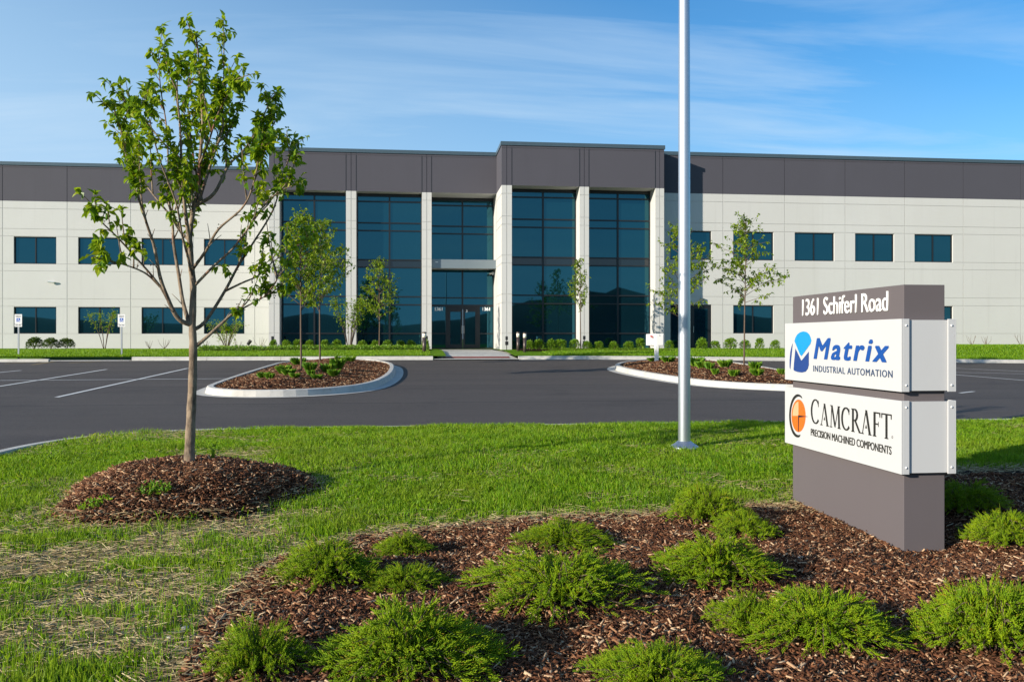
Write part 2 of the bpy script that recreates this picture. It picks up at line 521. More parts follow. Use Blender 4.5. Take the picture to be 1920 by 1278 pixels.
class MB:
    def __init__(s):
        s.v, s.f, s.m = [], [], []

    def quad(s, pts, mat=0):
        b = len(s.v)
        s.v += [tuple(p) for p in pts]
        s.f.append(tuple(range(b, b + len(pts))))
        s.m.append(mat)
        return s

    def box(s, x0, x1, y0, y1, z0, z1, mat=0):
        b = len(s.v)
        s.v += [(x0, y0, z0), (x1, y0, z0), (x1, y1, z0), (x0, y1, z0), (x0, y0, z1), (x1, y0, z1), (x1, y1, z1), (x0, y1, z1)]
        for f in ((3, 2, 1, 0), (4, 5, 6, 7), (0, 1, 5, 4), (1, 2, 6, 5), (2, 3, 7, 6), (3, 0, 4, 7)):
            s.f.append(tuple(b + i for i in f))
            s.m.append(mat)
        return s

    def tube(s, pts, radii, n=8, mat=0, cap=True):
        pts = [Vector(p) for p in pts]
        if not hasattr(radii, '__len__'):
            radii = [radii] * len(pts)
        b = len(s.v)
        ref = None
        for i, p in enumerate(pts):
            t = (pts[min(i + 1, len(pts) - 1)] - pts[max(i - 1, 0)])
            if t.length < 1e-9:
                t = Vector((0, 0, 1))
            t.normalize()
            if ref is None:
                ref = Vector((1, 0, 0)) if abs(t.x) < 0.9 else Vector((0, 1, 0))
            a = (ref - t * ref.dot(t))
            if a.length < 1e-6:
                a = t.orthogonal()
            a.normalize()
            ref = a
            c = t.cross(a)
            for j in range(n):
                q = 2 * math.pi * j / n
                s.v.append(tuple(p + (a * math.cos(q) + c * math.sin(q)) * radii[i]))
        for i in range(len(pts) - 1):
            for j in range(n):
                j2 = (j + 1) % n
                s.f.append((b + i * n + j, b + i * n + j2, b + (i + 1) * n + j2, b + (i + 1) * n + j))
                s.m.append(mat)
        if cap:
            s.f.append(tuple(b + j for j in reversed(range(n)))); s.m.append(mat)
            e = b + (len(pts) - 1) * n
            s.f.append(tuple(e + j for j in range(n))); s.m.append(mat)
        return s

    def lathe(s, prof, n=24, mat=0, c=(0, 0, 0)):
        b = len(s.v)
        for r, z in prof:
            for j in range(n):
                q = 2 * math.pi * j / n
                s.v.append((c[0] + r * math.cos(q), c[1] + r * math.sin(q), c[2] + z))
        for i in range(len(prof) - 1):
            for j in range(n):
                j2 = (j + 1) % n
                s.f.append((b + i * n + j, b + i * n + j2, b + (i + 1) * n + j2, b + (i + 1) * n + j)); s.m.append(mat)
        s.f.append(tuple(b + j for j in reversed(range(n)))); s.m.append(mat)
        e = b + (len(prof) - 1) * n
        s.f.append(tuple(e + j for j in range(n))); s.m.append(mat)
        return s

    def prism(s, poly, y0, y1, mat=0):
        """poly of (x, z), extruded along Y"""
        b = len(s.v); n = len(poly)
        s.v += [(p[0], y0, p[1]) for p in poly] + [(p[0], y1, p[1]) for p in poly]
        s.f.append(tuple(b + i for i in range(n))); s.m.append(mat)
        s.f.append(tuple(b + n + i for i in reversed(range(n)))); s.m.append(mat)
        for i in range(n):
            j = (i + 1) % n
            s.f.append((b + i, b + n + i, b + n + j, b + j)); s.m.append(mat)
        return s

    def mesh(s, name, mats, smooth=False):
        me = bpy.data.meshes.new(name)
        me.from_pydata(s.v, [], s.f)
        if isinstance(mats, str):
            mats = [mats]
        for q in mats:
            me.materials.append(MATS[q])
        if len(mats) > 1:
            me.polygons.foreach_set('material_index', s.m)
        if smooth:
            me.polygons.foreach_set('use_smooth', [True] * len(me.polygons))
        me.update()
        return me

    def build(s, name, mats, parent=None, smooth=False, bevel=0.0):
        o = bpy.data.objects.new(name, s.mesh(name, mats, smooth))
        if bevel:
            md = o.modifiers.new('bevel', 'BEVEL')
            md.width = bevel
            md.segments = 2
            md.limit_method = 'ANGLE'
        return link(o, parent)


def np_mesh(name, verts, nper, mat):
    """verts: (N, nper, 3) separate polygons of nper corners each"""
    N = verts.shape[0]
    me = bpy.data.meshes.new(name)
    me.vertices.add(N * nper)
    me.vertices.foreach_set('co', verts.reshape(-1).astype(np.float32))
    me.loops.add(N * nper)
    me.loops.foreach_set('vertex_index', np.arange(N * nper, dtype=np.int32))
    me.polygons.add(N)
    me.polygons.foreach_set('loop_start', np.arange(N, dtype=np.int32) * nper)
    me.materials.append(MATS[mat])
    me.update(calc_edges=True)
    return me


def np_indexed(name, verts, faces, mat, mi=None):
    """verts (V,3), faces (F,k)"""
    F, kk = faces.shape
    me = bpy.data.meshes.new(name)
    me.vertices.add(len(verts))
    me.vertices.foreach_set('co', verts.reshape(-1).astype(np.float32))
    me.loops.add(F * kk)
    me.loops.foreach_set('vertex_index', faces.reshape(-1).astype(np.int32))
    me.polygons.add(F)
    me.polygons.foreach_set('loop_start', np.arange(F, dtype=np.int32) * kk)
    for m in ([mat] if isinstance(mat, str) else mat):
        me.materials.append(MATS[m])
    if mi is not None:
        me.polygons.foreach_set('material_index', mi)
    me.update(calc_edges=True)
    return me


def tag(o, label=None, cat=None, group=None, kind=None):
    if label:
        o['label'] = label
    if cat:
        o['category'] = cat
    if group:
        o['group'] = group
    if kind:
        o['kind'] = kind
    return o


def thing(name, label, cat, loc=(0, 0, 0), rz=0.0, group=None):
    o = bpy.data.objects.new(name, None)
    o.empty_display_size = 0.2
    o.location = loc
    o.rotation_euler = (0, 0, rz)
    link(o)
    return tag(o, label, cat, group)


def dup(root, loc, rz, label, group=None, scale=None):
    r = root.copy(); link(r)
    r.location = loc; r.rotation_euler = (0, 0, rz)
    if scale is not None:
        r.scale = scale
    r['label'] = label
    if group:
        r['group'] = group
    for ch in list(root.children):
        c = ch.copy(); link(c, r)
        for g in ch.children:
            d = g.copy(); link(d, c)
    return r


def structure(o, label=None, kind='structure'):
    o['kind'] = kind
    if label:
        o['label'] = label
    return o


ORD = ['first', 'second', 'third', 'fourth', 'fifth', 'sixth', 'seventh', 'eighth', 'ninth', 'tenth', 'eleventh', 'twelfth']

# ================================================================== GROUND
KT = 0.0
# near kerb: back edge of the parking lot, curving to the entrance drive on the left
NEAR = [(60, 13.55), (20, 13.5), (5, 13.45), (-1.6, 13.4), (-2.9, 13.32), (-3.7, 13.1), (-4.3, 12.72), (-4.72, 12.2),
        (-4.95, 11.5), (-5.02, 10.6), (-5.05, 9), (-5.05, 0), (-5.05, -25)]
NEAR_POLY = NEAR + [(60, -25)]
BED_PX = [(330, 1420), (345, 1278), (380, 1185), (430, 1115), (505, 1062), (600, 1024), (720, 998), (850, 985), (965, 972),
          (1100, 966), (1210, 963), (1300, 956), (1400, 950), (1480, 944)]
BED = [tuple(gpt(u, v, z_lawn)[:2]) for u, v in BED_PX] + [(4.6, 9.1), (6.5, 9.35), (9.5, 9.0), (9.5, 1.0), (-0.8, 1.0)]
MC = gpt(352, 928, z_lawn)          # middle of the tree's mulch ring
MC = (MC.x, MC.y)
MR = (1.17, 1.25)


def mound_r(X, Y):
    a = np.arctan2(np.asarray(Y) - MC[1], np.asarray(X) - MC[0])
    wob = 1 + 0.05 * np.sin(3 * a + 1) + 0.04 * np.sin(5 * a)
    return np.hypot((X - MC[0]) / MR[0], (Y - MC[1]) / MR[1]) / wob


def z_near(X, Y):
    X = np.asarray(X, float); Y = np.asarray(Y, float)
    z = z_lawn(X, Y) + 0.05 * (vnoise(X, Y, 1.7) - 0.5) + 0.02 * (vnoise(X, Y, 0.5) - 0.5)
    ins = in_poly(X, Y, BED)
    d = dist_poly(X, Y, BED)
    z = z + np.where(ins, (0.035 * sstep(0, 0.6, d) + 0.05 * (vnoise(X, Y, 0.45) - 0.5) + 0.03 * (vnoise(X, Y, 0.17) - 0.5)) * (0.25 + 0.75 * sstep(0.3, 1.3, np.hypot((X - 3.9), np.maximum(0, np.abs(Y - 7.2) - 1)))), 0)
    z = z - 0.055 * sstep(0.75, 0.15, np.hypot(X - 3.9, np.maximum(0, np.abs(Y - 7.2) - 0.95)))      # scuffed hollow round the sign's foot
    r = mound_r(X, Y)
    z = z + np.where(r < 1, 0.31 * np.maximum(0, 1 - r ** 2.3) ** 0.75 + 0.04 * (vnoise(X, Y, 0.3) - 0.5), 0)
    z = np.minimum(z, np.where(np.abs(dist_poly(X, Y, NEAR, False)) < 0.6, z_asphalt(X, 13.5) + 0.135, 9))
    return z


def grid_mesh(name, xs, ys, zf, mat, keep=None, matsel=None):
    X, Y = np.meshgrid(xs, ys)
    Z = zf(X, Y)
    V = np.stack([X, Y, Z], -1).reshape(-1, 3)
    nx = len(xs)
    i, j = np.meshgrid(np.arange(len(xs) - 1), np.arange(len(ys) - 1))
    a = (j * nx + i).reshape(-1)
    F = np.stack([a, a + 1, a + 1 + nx, a + nx], -1)
    cx = V[F].mean(1)
    if keep is not None:
        F = F[keep(cx[:, 0], cx[:, 1])]
        cx = V[F].mean(1)
    mi = None
    if matsel is not None:
        mi = matsel(cx[:, 0], cx[:, 1]).astype(np.int32)
    me = np_indexed(name, V, F, mat, mi)
    me.polygons.foreach_set('use_smooth', [True] * len(me.polygons))
    return link(bpy.data.objects.new(name, me))


# whole-world ground sheet, well below the other sheets, to the horizon
def z_world(X, Y):
    r = np.hypot(X, Y - 20)
    return np.where(r > 75, 0.5, -0.35)


gx = np.array([-3000, -900, -300, -120, -80, -60, -30, 0, 30, 60, 90, 120, 300, 900, 3000.0])
gy = np.array([-3000, -900, -300, -120, -80, -60, -30, 0, 30, 60, 90, 120, 300, 900, 3000.0])
structure(grid_mesh('ground', gx, gy, z_world, 'far_turf'), 'flat turf running out to the horizon')

# asphalt
ax = np.arange(-60, 60.1, 1.0); ay = np.arange(-30, KERB_Y + 0.6, 0.5)
structure(grid_mesh('parking_lot', ax, ay, z_asphalt, 'asphalt', keep=lambda x, y: ~(in_poly(x, y, NEAR_POLY) & (dist_poly(x, y, NEAR) > 1.2))),
          'dark asphalt of the drive and parking lot')

# near lawn and mulch bed
def dry(X, Y):
    """how bare and strawy the lawn is, 0 to 1"""
    n = 0.55 * vnoise(X, Y * 1.9, 1.1) + 0.45 * vnoise(X + 9, Y * 1.6, 0.42)
    b = sstep(0.50, 0.66, n)
    left = sstep(1.2, -1.6, X) * sstep(9.6, 7.6, Y)
    edge = sstep(0.45, 0.0, dist_poly(X, Y, BED)) * 0.95
    ring = sstep(1.32, 1.02, mound_r(X, Y)) * 0.75
    farl = sstep(11.2, 12.6, Y) * sstep(-2.2, -3.6, X)
    return np.clip(np.maximum.reduce([b * (0.35 + 0.65 * left), 0.60 * left * sstep(0.30, 0.58, n), edge, ring, farl * 0.8]), 0, 1)


nx_ = np.concatenate([np.arange(-5.0, 10, 0.07), np.arange(10, 30, 0.5)])
ny_ = np.concatenate([np.arange(-20, 2, 0.5), np.arange(2, 13.36, 0.07), [13.38]])


def soil_sel(x, y):
    return np.where(in_poly(x, y, BED) | (mound_r(x, y) < 0.99), 1, np.where(dry(x, y) > 0.42, 2, 0))


structure(grid_mesh('lawn', nx_, ny_, z_near, ['soil_and_grass', 'mulch_soil', 'thatch'],
                    keep=lambda x, y: in_poly(x, y, NEAR_POLY) & (dist_poly(x, y, NEAR, False) > 0.05), matsel=soil_sel),
          'front lawn with its mulch bed, between the sign and the drive')


def sweep(name, path, prof, zf, mat, closed=False, label=None):
    """prof: (offset to the left of travel, height above zf) swept along a ground path"""
    P = []
    src = list(path)
    n = len(src)
    # resample
    dense = []
    rng_ = range(n if closed else n - 1)
    for i in rng_:
        a, b = src[i], src[(i + 1) % n]
        L = math.hypot(b[0] - a[0], b[1] - a[1])
        m = max(1, int(L / 1.5))
        for q in range(m):
            dense.append((a[0] + (b[0] - a[0]) * q / m, a[1] + (b[1] - a[1]) * q / m))
    if not closed:
        dense.append(src[-1])
    joint = [0] * len(dense)
    if name == 'kerb':                   # saw-cut joints: a narrow notch every few metres
        d2, j2, run = [], [], 0.0
        for i, p in enumerate(dense):
            q = dense[(i + 1) % len(dense)]
            run += math.hypot(q[0] - p[0], q[1] - p[1])
            if run > 3.2 and i + 1 < len(dense):
                run = 0.0
                t = Vector((q[0] - p[0], q[1] - p[1])).normalized()
                for o_, f_ in ((-0.014, 0), (-0.009, 1), (0.009, 1), (0.014, 0)):
                    d2.append((p[0] + t.x * o_, p[1] + t.y * o_)); j2.append(f_)
            else:
                d2.append(p); j2.append(0)
        dense, joint = d2, j2
    n = len(dense)
    V, F = [], []
    kx = len(prof)
    for i, p in enumerate(dense):
        a = dense[(i - 1) % n] if closed or i > 0 else p
        b = dense[(i + 1) % n] if closed or i < n - 1 else p
        t = Vector((b[0] - a[0], b[1] - a[1])).normalized()
        nl = Vector((-t.y, t.x))
        for o, h in prof:
            x, y = p[0] + nl.x * o, p[1] + nl.y * o
            V.append((x, y, float(zf(p[0], p[1])) + (h * 0.86 if joint[i] and h > 0.1 else h)))
    for i in range(n if closed else n - 1):
        i2 = (i + 1) % n
        for j in range(kx - 1):
            F.append((i * kx + j, i2 * kx + j, i2 * kx + j + 1, i * kx + j + 1))
    mb = MB(); mb.v, mb.f, mb.m = V, F, [0] * len(F)
    o = mb.build(name, mat, smooth=False)
    structure(o, label)
    return o


def smooth_path(pts, it=2, closed=False):
    for _ in range(it):
        q = []
        n = len(pts)
        rr = range(n) if closed else range(n - 1)
        if not closed:
            q.append(pts[0])
        for i in rr:
            a, b = pts[i], pts[(i + 1) % n]
            q.append((a[0] * .75 + b[0] * .25, a[1] * .75 + b[1] * .25))
            q.append((a[0] * .25 + b[0] * .75, a[1] * .25 + b[1] * .75))
        if not closed:
            q.append(pts[-1])
        pts = q
    return pts


NK = [NEAR[0]] + smooth_path(NEAR[1:-1], 2) + [NEAR[-1]]
# travelling right to left the road is on the right
sweep('kerb', NK, [(-0.36, 0.008), (-0.03, 0.008), (-0.01, 0.13), (0.02, 0.145), (0.13, 0.145), (0.14, -0.1)], z_asphalt, 'concrete', label='concrete kerb along the front lawn')

# far kerb, in runs: dropped at the left by the wheel stop and at the entrance walk
XL = X_at(247, KERB_Y)
XW0, XW1 = X_at(812, KERB_Y), X_at(972, KERB_Y)


def kerb_run(x0, x1, label, h=0.165):
    mb = MB()
    cuts = list(np.arange(x0, x1, 3.05)) + [x1]
    if len(cuts) > 2 and cuts[-1] - cuts[-2] < 0.6:
        cuts.pop(-2)
    for a, b in zip(cuts[:-1], cuts[1:]):
        g = 0.006
        za, zb = float(z_asphalt(a, KERB_Y)), float(z_asphalt(b, KERB_Y))
        prof = [(-0.40, 0.008), (-0.04, 0.010), (-0.01, h - 0.02), (0.02, h), (0.15, h), (0.15, -0.2)]
        n = len(prof); s = len(mb.v)
        mb.v += [(a + g, KERB_Y + o, za + q) for o, q in prof] + [(b - g, KERB_Y + o, zb + q) for o, q in prof]
        for i in range(n - 1):
            mb.f.append((s + i, s + n + i, s + n + i + 1, s + i + 1)); mb.m.append(0)
        mb.f.append(tuple(s + i for i in range(n))); mb.m.append(0)
        mb.f.append(tuple(s + n + i for i in reversed(range(n)))); mb.m.append(0)
    structure(mb.build('kerb', 'concrete'), label)


kerb_run(XL, XW0, 'far concrete kerb from the accessible bays to the entrance walk')
kerb_run(XW1, 45.0, 'far concrete kerb right of the entrance walk')
kerb_run(-45.0, XL - 0.05, 'flush concrete edge at the accessible bays', h=0.03)

# far lawn
fx = np.arange(-60, 60.1, 0.75); fy = np.concatenate([[KERB_Y + 0.14], np.arange(KERB_Y + 0.5, 56.1, 0.5)])


def z_far2(X, Y):
    z = z_far(X, Y)
    return z + 0.04 * (vnoise(X, Y, 2.3) - 0.5)


structure(grid_mesh('far_lawn', fx, fy, z_far2, 'far_turf', keep=lambda x, y: ~((x > XW0 + 0.3) & (x < 4.6) & (y < 49))), 'strip of mown lawn below the building')

# entrance walk: ramps from the kerb to the doors
mb = MB()
z0 = float(z_asphalt(3, KERB_Y)) + 0.02
ys = [KERB_Y - 0.35, KERB_Y + 0.5, KERB_Y + 2.2, 41.5, 44.0, 46.5, 49.0, 50.3]
zs = [z0, z0 + 0.03, z0 + 0.17, 0.90, 0.935, 0.96, 0.99, 1.0]
xl = [XW0, XW0 + .15, XW0 + 0.3, 1.15, 1.15, 1.1, 1.1, 1.1]
xr = [XW1, XW1, XW1 - 0.2, 5.6, 5.2, 4.69, 4.69, 4.69]
for i in range(len(ys) - 1):
    mb.quad([(xl[i], ys[i], zs[i] + 0.012), (xr[i], ys[i], zs[i] + 0.012), (xr[i + 1], ys[i + 1] - 0.02, zs[i + 1] + 0.012), (xl[i + 1], ys[i + 1] - 0.02, zs[i + 1] + 0.012)])
    mb.quad([(xl[i], ys[i], zs[i] + 0.012), (xl[i + 1], ys[i + 1], zs[i + 1] + 0.012), (xl[i + 1], ys[i + 1], zs[i + 1] - 0.3), (xl[i], ys[i], zs[i] - 0.3)])
    mb.quad([(xr[i], ys[i], zs[i] + 0.012), (xr[i + 1], ys[i + 1], zs[i + 1] + 0.012), (xr[i + 1], ys[i + 1], zs[i + 1] - 0.3), (xr[i], ys[i], zs[i] - 0.3)])
structure(mb.build('path', 'concrete'), 'pale concrete walk from the kerb up to the glass entrance')
mb = MB()
tx0, tx1 = X_at(832, KERB_Y + 0.3), X_at(958, KERB_Y + 0.3)
za = lambda y: z0 + 0.03 + (y - KERB_Y - 0.5) * 0.082 + 0.02
mb.quad([(tx0, KERB_Y + 0.5, za(KERB_Y + 0.5)), (tx1, KERB_Y + 0.5, za(KERB_Y + 0.5)), (tx1, KERB_Y + 1.15, za(KERB_Y + 1.15)), (tx0, KERB_Y + 1.15, za(KERB_Y + 1.15))])
for i in range(46):
    for j in range(8):
        x = tx0 + 0.05 + (tx1 - tx0 - 0.1) * i / 45; y = KERB_Y + 0.54 + j * 0.08
        mb.box(x - 0.012, x + 0.012, y - 0.012, y + 0.012, za(y), za(y) + 0.006)
structure(mb.build('tactile_paving', 'tactile_red'), 'brick red tactile strip across the foot of the entrance walk')

# islands ------------------------------------------------------------
ISL_L = [tuple(gpt(u, v, z_asphalt)[:2]) for u, v in [(378, 739), (440, 745), (545, 744), (630, 739), (700, 730), (732, 714), (742, 699), (738, 687), (700, 681), (540, 681), (470, 703), (400, 728)]]
ISL_R = [tuple(gpt(u, v, z_asphalt)[:2]) for u, v in [(1146, 692), (1180, 702), (1270, 718), (1350, 727), (1470, 733), (1540, 734), (1565, 727), (1490, 706), (1400, 689), (1330, 680), (1240, 679), (1170, 684)]]


def poly_ccw(p):
    a = sum(p[i][0] * p[(i + 1) % len(p)][1] - p[(i + 1) % len(p)][0] * p[i][1] for i in range(len(p)))
    return p if a > 0 else p[::-1]


def mulch_chips(name, X, Y, zf, label, lmin, lmax, seed, flat=0.5, lift=0.006, parent=None):
    r = np.random.default_rng(seed)
    N = len(X)
    L = (lmin + (lmax - lmin) * r.random(N) ** 2.2) * (0.6 + 0.8 * r.random(N)); W = np.minimum(L * r.uniform(0.06, 0.24, N), 0.012 + 0.1 * lmin); T = L * r.uniform(0.05, 0.12, N) + 0.001
    yaw = r.random(N) * 2 * np.pi; pit = r.normal(0, flat, N) * 0.6; rol = r.normal(0, flat, N)
    base = np.array([[-1, -1, -1], [1, -.7, -1], [1, .6, -1], [-1, 1, -1], [-.9, -1, 1], [1, -.5, 1], [.9, .6, 1], [-1, .8, 1]]) * 0.5
    P = base[None] * np.stack([L, W, T], -1)[:, None, :]
    cr, sr = np.cos(rol)[:, None], np.sin(rol)[:, None]
    y1 = P[..., 1] * cr - P[..., 2] * sr; z1 = P[..., 1] * sr + P[..., 2] * cr; x1 = P[..., 0]
    cp, sp = np.cos(pit)[:, None], np.sin(pit)[:, None]
    x2 = x1 * cp + z1 * sp; z2 = -x1 * sp + z1 * cp
    cy, sy = np.cos(yaw)[:, None], np.sin(yaw)[:, None]
    x3 = x2 * cy - y1 * sy; y3 = x2 * sy + y1 * cy
    zz = zf(X, Y) + lift + r.random(N) * lift
    V = np.stack([x3 + X[:, None], y3 + Y[:, None], z2 + zz[:, None]], -1)
    f = np.array([(3, 2, 1, 0), (4, 5, 6, 7), (0, 1, 5, 4), (1, 2, 6, 5), (2, 3, 7, 6), (3, 0, 4, 7)])
    F = (f[None] + (np.arange(N) * 8)[:, None, None]).reshape(-1, 4)
    me = np_indexed(name, V.reshape(-1, 3), F, 'mulch_chip')
    o = link(bpy.data.objects.new(name, me), parent)
    o['kind'] = 'stuff'
    o['label'] = label
    return o


def z_island(poly):
    def f(X, Y):
        d = dist_poly(X, Y, poly)
        return z_asphalt(X, Y) + 0.12 + 0.20 * sstep(0.1, 2.6, d) + 0.03 * (vnoise(X, Y, 0.6) - .5)
    return f


def island(poly, which):
    poly = poly_ccw(smooth_path(poly, 2, True))
    sweep('kerb', poly, [(-0.28, 0.008), (-0.02, 0.012), (0.02, 0.15), (0.05, 0.165), (0.17, 0.165), (0.18, 0.0)], z_asphalt, 'concrete', True,
          'concrete kerb round the %s planting island' % which)
    xs = [p[0] for p in poly]; ys = [p[1] for p in poly]
    zf = z_island(poly)
    structure(grid_mesh('island_bed', np.arange(min(xs), max(xs), 0.15), np.arange(min(ys), max(ys), 0.15), zf, 'mulch_soil',
                        keep=lambda x, y: in_poly(x, y, poly) & (dist_poly(x, y, poly) > 0.08)), 'mulched bed of the %s planting island' % which)
    r = np.random.default_rng(3)
    N = 26000
    X = r.uniform(min(xs), max(xs), N); Y = r.uniform(min(ys), max(ys), N)
    k_ = in_poly(X, Y, poly) & (dist_poly(X, Y, poly) > 0.15)
    mulch_chips('mulch', X[k_], Y[k_], zf, 'brown wood mulch on the %s planting island' % which, 0.05, 0.10, 5, 0.4, 0.01)
    return poly, zf


POLY_L, ZL = island(ISL_L, 'left')
POLY_R, ZR = island(ISL_R, 'right')


# painted lines -------------------------------------------------------
def paint(a, b, wd, label, mat='line_paint'):
    A = gpt(*a, z_asphalt); B = gpt(*b, z_asphalt)
    d = (B - A); d.z = 0
    n = Vector((-d.y, d.x, 0)).normalized() * wd / 2
    mb = MB(); m = 12
    for i in range(m):
        p, q = A.lerp(B, i / m), A.lerp(B, (i + 1) / m)
        pts = []
        for s in (p - n, q - n, q + n, p + n):
            pts.append((s.x, s.y, float(z_asphalt(s.x, s.y)) + 0.005 + float(z_off(p if s in () else s))))
        mb.quad(pts)
    structure(mb.build('road_marking', mat), label)


def z_off(s):
    return 0.003


paint((106, 745), (352, 690.5), 0.11, 'white stall line slanting up beside the left island')
paint((-80, 737), (200, 692.5), 0.11, 'white stall line left of the young tree')
paint((-160, 714), (39, 694.5), 0.11, 'short white stall line at the left edge')
paint((-80, 714), (470, 709.6), 0.10, 'long white line crossing the left stalls')
paint((1800, 737), (1826, 734), 0.10, 'white stall line end beside the sign')
paint((1760, 700), (2100, 728), 0.11, 'white stall line right of the sign')
paint((1740, 697), (2150, 706), 0.10, 'white line crossing the right stalls')
paint((1700, 686), (2000, 700), 0.11, 'far white stall line right of the sign')
for (a, b) in (((10, 682), (100, 677)), ((60, 684), (110, 676.8)), ((130, 680.5), (200, 676.5))):
    paint(a, b, 0.10, 'faded yellow hatch line by the accessible bays', 'yellow_paint')

# ================================================================== GRASS, STRAW, MULCH (stuff)
r = np.random.default_rng(11)


def blades(X, Y, zf, hmin, hmax, wd, seed, lean=0.35):
    r = np.random.default_rng(seed)
    N = len(X)
    H = r.uniform(hmin, hmax, N); a = r.random(N) * 2 * np.pi
    ln = np.abs(r.normal(0, lean, N)) * H; b = r.random(N) * 2 * np.pi
    z = zf(X, Y)
    wx, wy = np.cos(a) * wd / 2, np.sin(a) * wd / 2
    dx, dy = np.cos(b) * ln, np.sin(b) * ln
    V = np.empty((N, 5, 3))
    V[:, 0] = np.stack([X - wx, Y - wy, z - 0.005], -1)
    V[:, 1] = np.stack([X + wx, Y + wy, z - 0.005], -1)
    V[:, 2] = np.stack([X + wx * .8 + dx * .35, Y + wy * .8 + dy * .35, z + H * .55], -1)
    V[:, 3] = np.stack([X + dx, Y + dy, z + H * (1 - 0.25 * ln / H)], -1)
    V[:, 4] = np.stack([X - wx * .8 + dx * .35, Y - wy * .8 + dy * .35, z + H * .55], -1)
    return V


def sample_lawn(N, seed, ypow=1.0):
    r = np.random.default_rng(seed)
    D = np.sqrt(r.uniform(3.2 ** 2, 14.2 ** 2, N)) if ypow == 1.0 else r.uniform(3.4, 14.2, N)
    a = r.uniform(-0.66, 0.66, N)
    X = D * (CP * a + SP); Y = D * (CP - SP * a)
    k_ = in_poly(X, Y, NEAR_POLY) & (dist_poly(X, Y, NEAR, False) > 0.16)
    return X[k_], Y[k_]


X, Y = sample_lawn(620000, 21)
dr = dry(X, Y)
k_ = (~in_poly(X, Y, BED)) & (mound_r(X, Y) > 0.97) & (np.random.default_rng(1).random(len(X)) > 0.92 * dr)
X, Y = X[k_], Y[k_]
dist = np.hypot(X, Y)
hn = 0.6 + 0.8 * vnoise(X, Y, 0.6)
V = blades(X, Y, z_near, 0.035, 0.085, 0.0045, 31)
V[:, 2:, 2] = V[:, :1, 2] + (V[:, 2:, 2] - V[:, :1, 2]) * hn[:, None]
c_ = V[:, :2, :].mean(1, keepdims=True)
scw = (0.7 + dist / 12)[:, None, None]
V[:, :, :2] = c_[:, :, :2] + (V[:, :, :2] - c_[:, :, :2]) * scw
o = link(bpy.data.objects.new('grass', np_mesh('grass', V, 5, 'grass_blade')))
tag(o, 'green grass blades of the front lawn', None, None, 'stuff')

# straw
X, Y = sample_lawn(230000, 22)
dr = dry(X, Y)
k_ = (mound_r(X, Y) > 0.93) & (np.random.default_rng(2).random(len(X)) < 0.62 * dr + 0.004) & (~(in_poly(X, Y, BED) & (dist_poly(X, Y, BED) > 0.35)))
X, Y = X[k_], Y[k_]
_r = np.random.default_rng(44)
for (u_, v_, n_, sx_, sy_) in ((1258, 848, 130, .13, .08), (130, 819, 260, .22, .10), (420, 856, 260, .30, .14), (60, 852, 300, .45, .12), (1460, 944, 200, .16, .10), (1400, 800, 160, .35, .08),
                               (100, 905, 420, .40, .16), (200, 895, 160, .3, .12), (640, 860, 120, .5, .1), (1010, 868, 80, .4, .1), (1130, 880, 60, .3, .1)):
    c_ = gpt(u_, v_, z_lawn)
    X = np.concatenate([X, c_.x + _r.normal(0, sx_, n_)]); Y = np.concatenate([Y, c_.y + _r.normal(0, sy_, n_)])
k_ = in_poly(X, Y, NEAR_POLY)
X, Y = X[k_], Y[k_]


def strips(X, Y, zf, lmin, lmax, wd, seed, zl=0.03):
    r = np.random.default_rng(seed)
    N = len(X)
    L = r.uniform(lmin, lmax, N); a = r.normal(0.15, 0.75, N)
    z = zf(X, Y) + 0.010 + r.random(N) * zl
    tilt = r.normal(0, 0.18, N)
    dx, dy, dz = np.cos(a) * L / 2, np.sin(a) * L / 2, tilt * L / 2
    w_ = wd * r.uniform(0.6, 1.3, N)
    V = np.empty((N, 4, 3))
    for i, (s, t) in enumerate(((-1, -1), (1, -1), (1, 1), (-1, 1))):
        V[:, i] = np.stack([X + s * dx - t * np.sin(a) * w_ / 2, Y + s * dy + t * np.cos(a) * w_ / 2, z + s * dz + t * w_ * 0.35], -1)
    return V


o = link(bpy.data.objects.new('straw', np_mesh('straw', strips(X, Y, z_near, 0.03, 0.13, 0.0032, 5), 4, 'straw')))
tag(o, 'dry straw scattered over the thin patches of lawn', None, None, 'stuff')

# mulch on the bed and on the tree ring
r = np.random.default_rng(12)
N = 270000
D = r.uniform(3.4, 9.6, N); a = r.uniform(-0.66, 0.66, N)
X = D * (CP * a + SP); Y = D * (CP - SP * a)
k_ = in_poly(X, Y, BED)
mulch_chips('mulch', X[k_], Y[k_], z_near, 'brown shredded bark mulch over the juniper bed', 0.014, 0.080, 6, 0.55, 0.014)
N = 34000
X = r.uniform(MC[0] - 1.35, MC[0] + 1.35, N); Y = r.uniform(MC[1] - 1.4, MC[1] + 1.4, N)
k_ = mound_r(X, Y) < 1.0 + 0.05 * r.random(N)
mulch_chips('mulch', X[k_], Y[k_], z_near, 'brown wood chip mulch mounded round the young tree', 0.022, 0.085, 8, 0.5, 0.012)

# far lawn blades
r = np.random.default_rng(13)
N = 150000
X = r.uniform(-27, 38, N); Y = KERB_Y + 0.2 + r.random(N) ** 1.3 * 8.5
k_ = ~((X > XW0 - 0.1) & (X < 6.2)) & ~((X > -10.5) & (X < 1.0) & (Y > 42.6)) & ~((X > 5) & (X < 6.6) & (Y > 41.5))
o = link(bpy.data.objects.new('grass', np_mesh('grass', blades(X[k_], Y[k_], z_far2, 0.04, 0.10, 0.022, 41), 5, 'far_blade')))
tag(o, 'bright mown grass strip below the building', None, None, 'stuff')

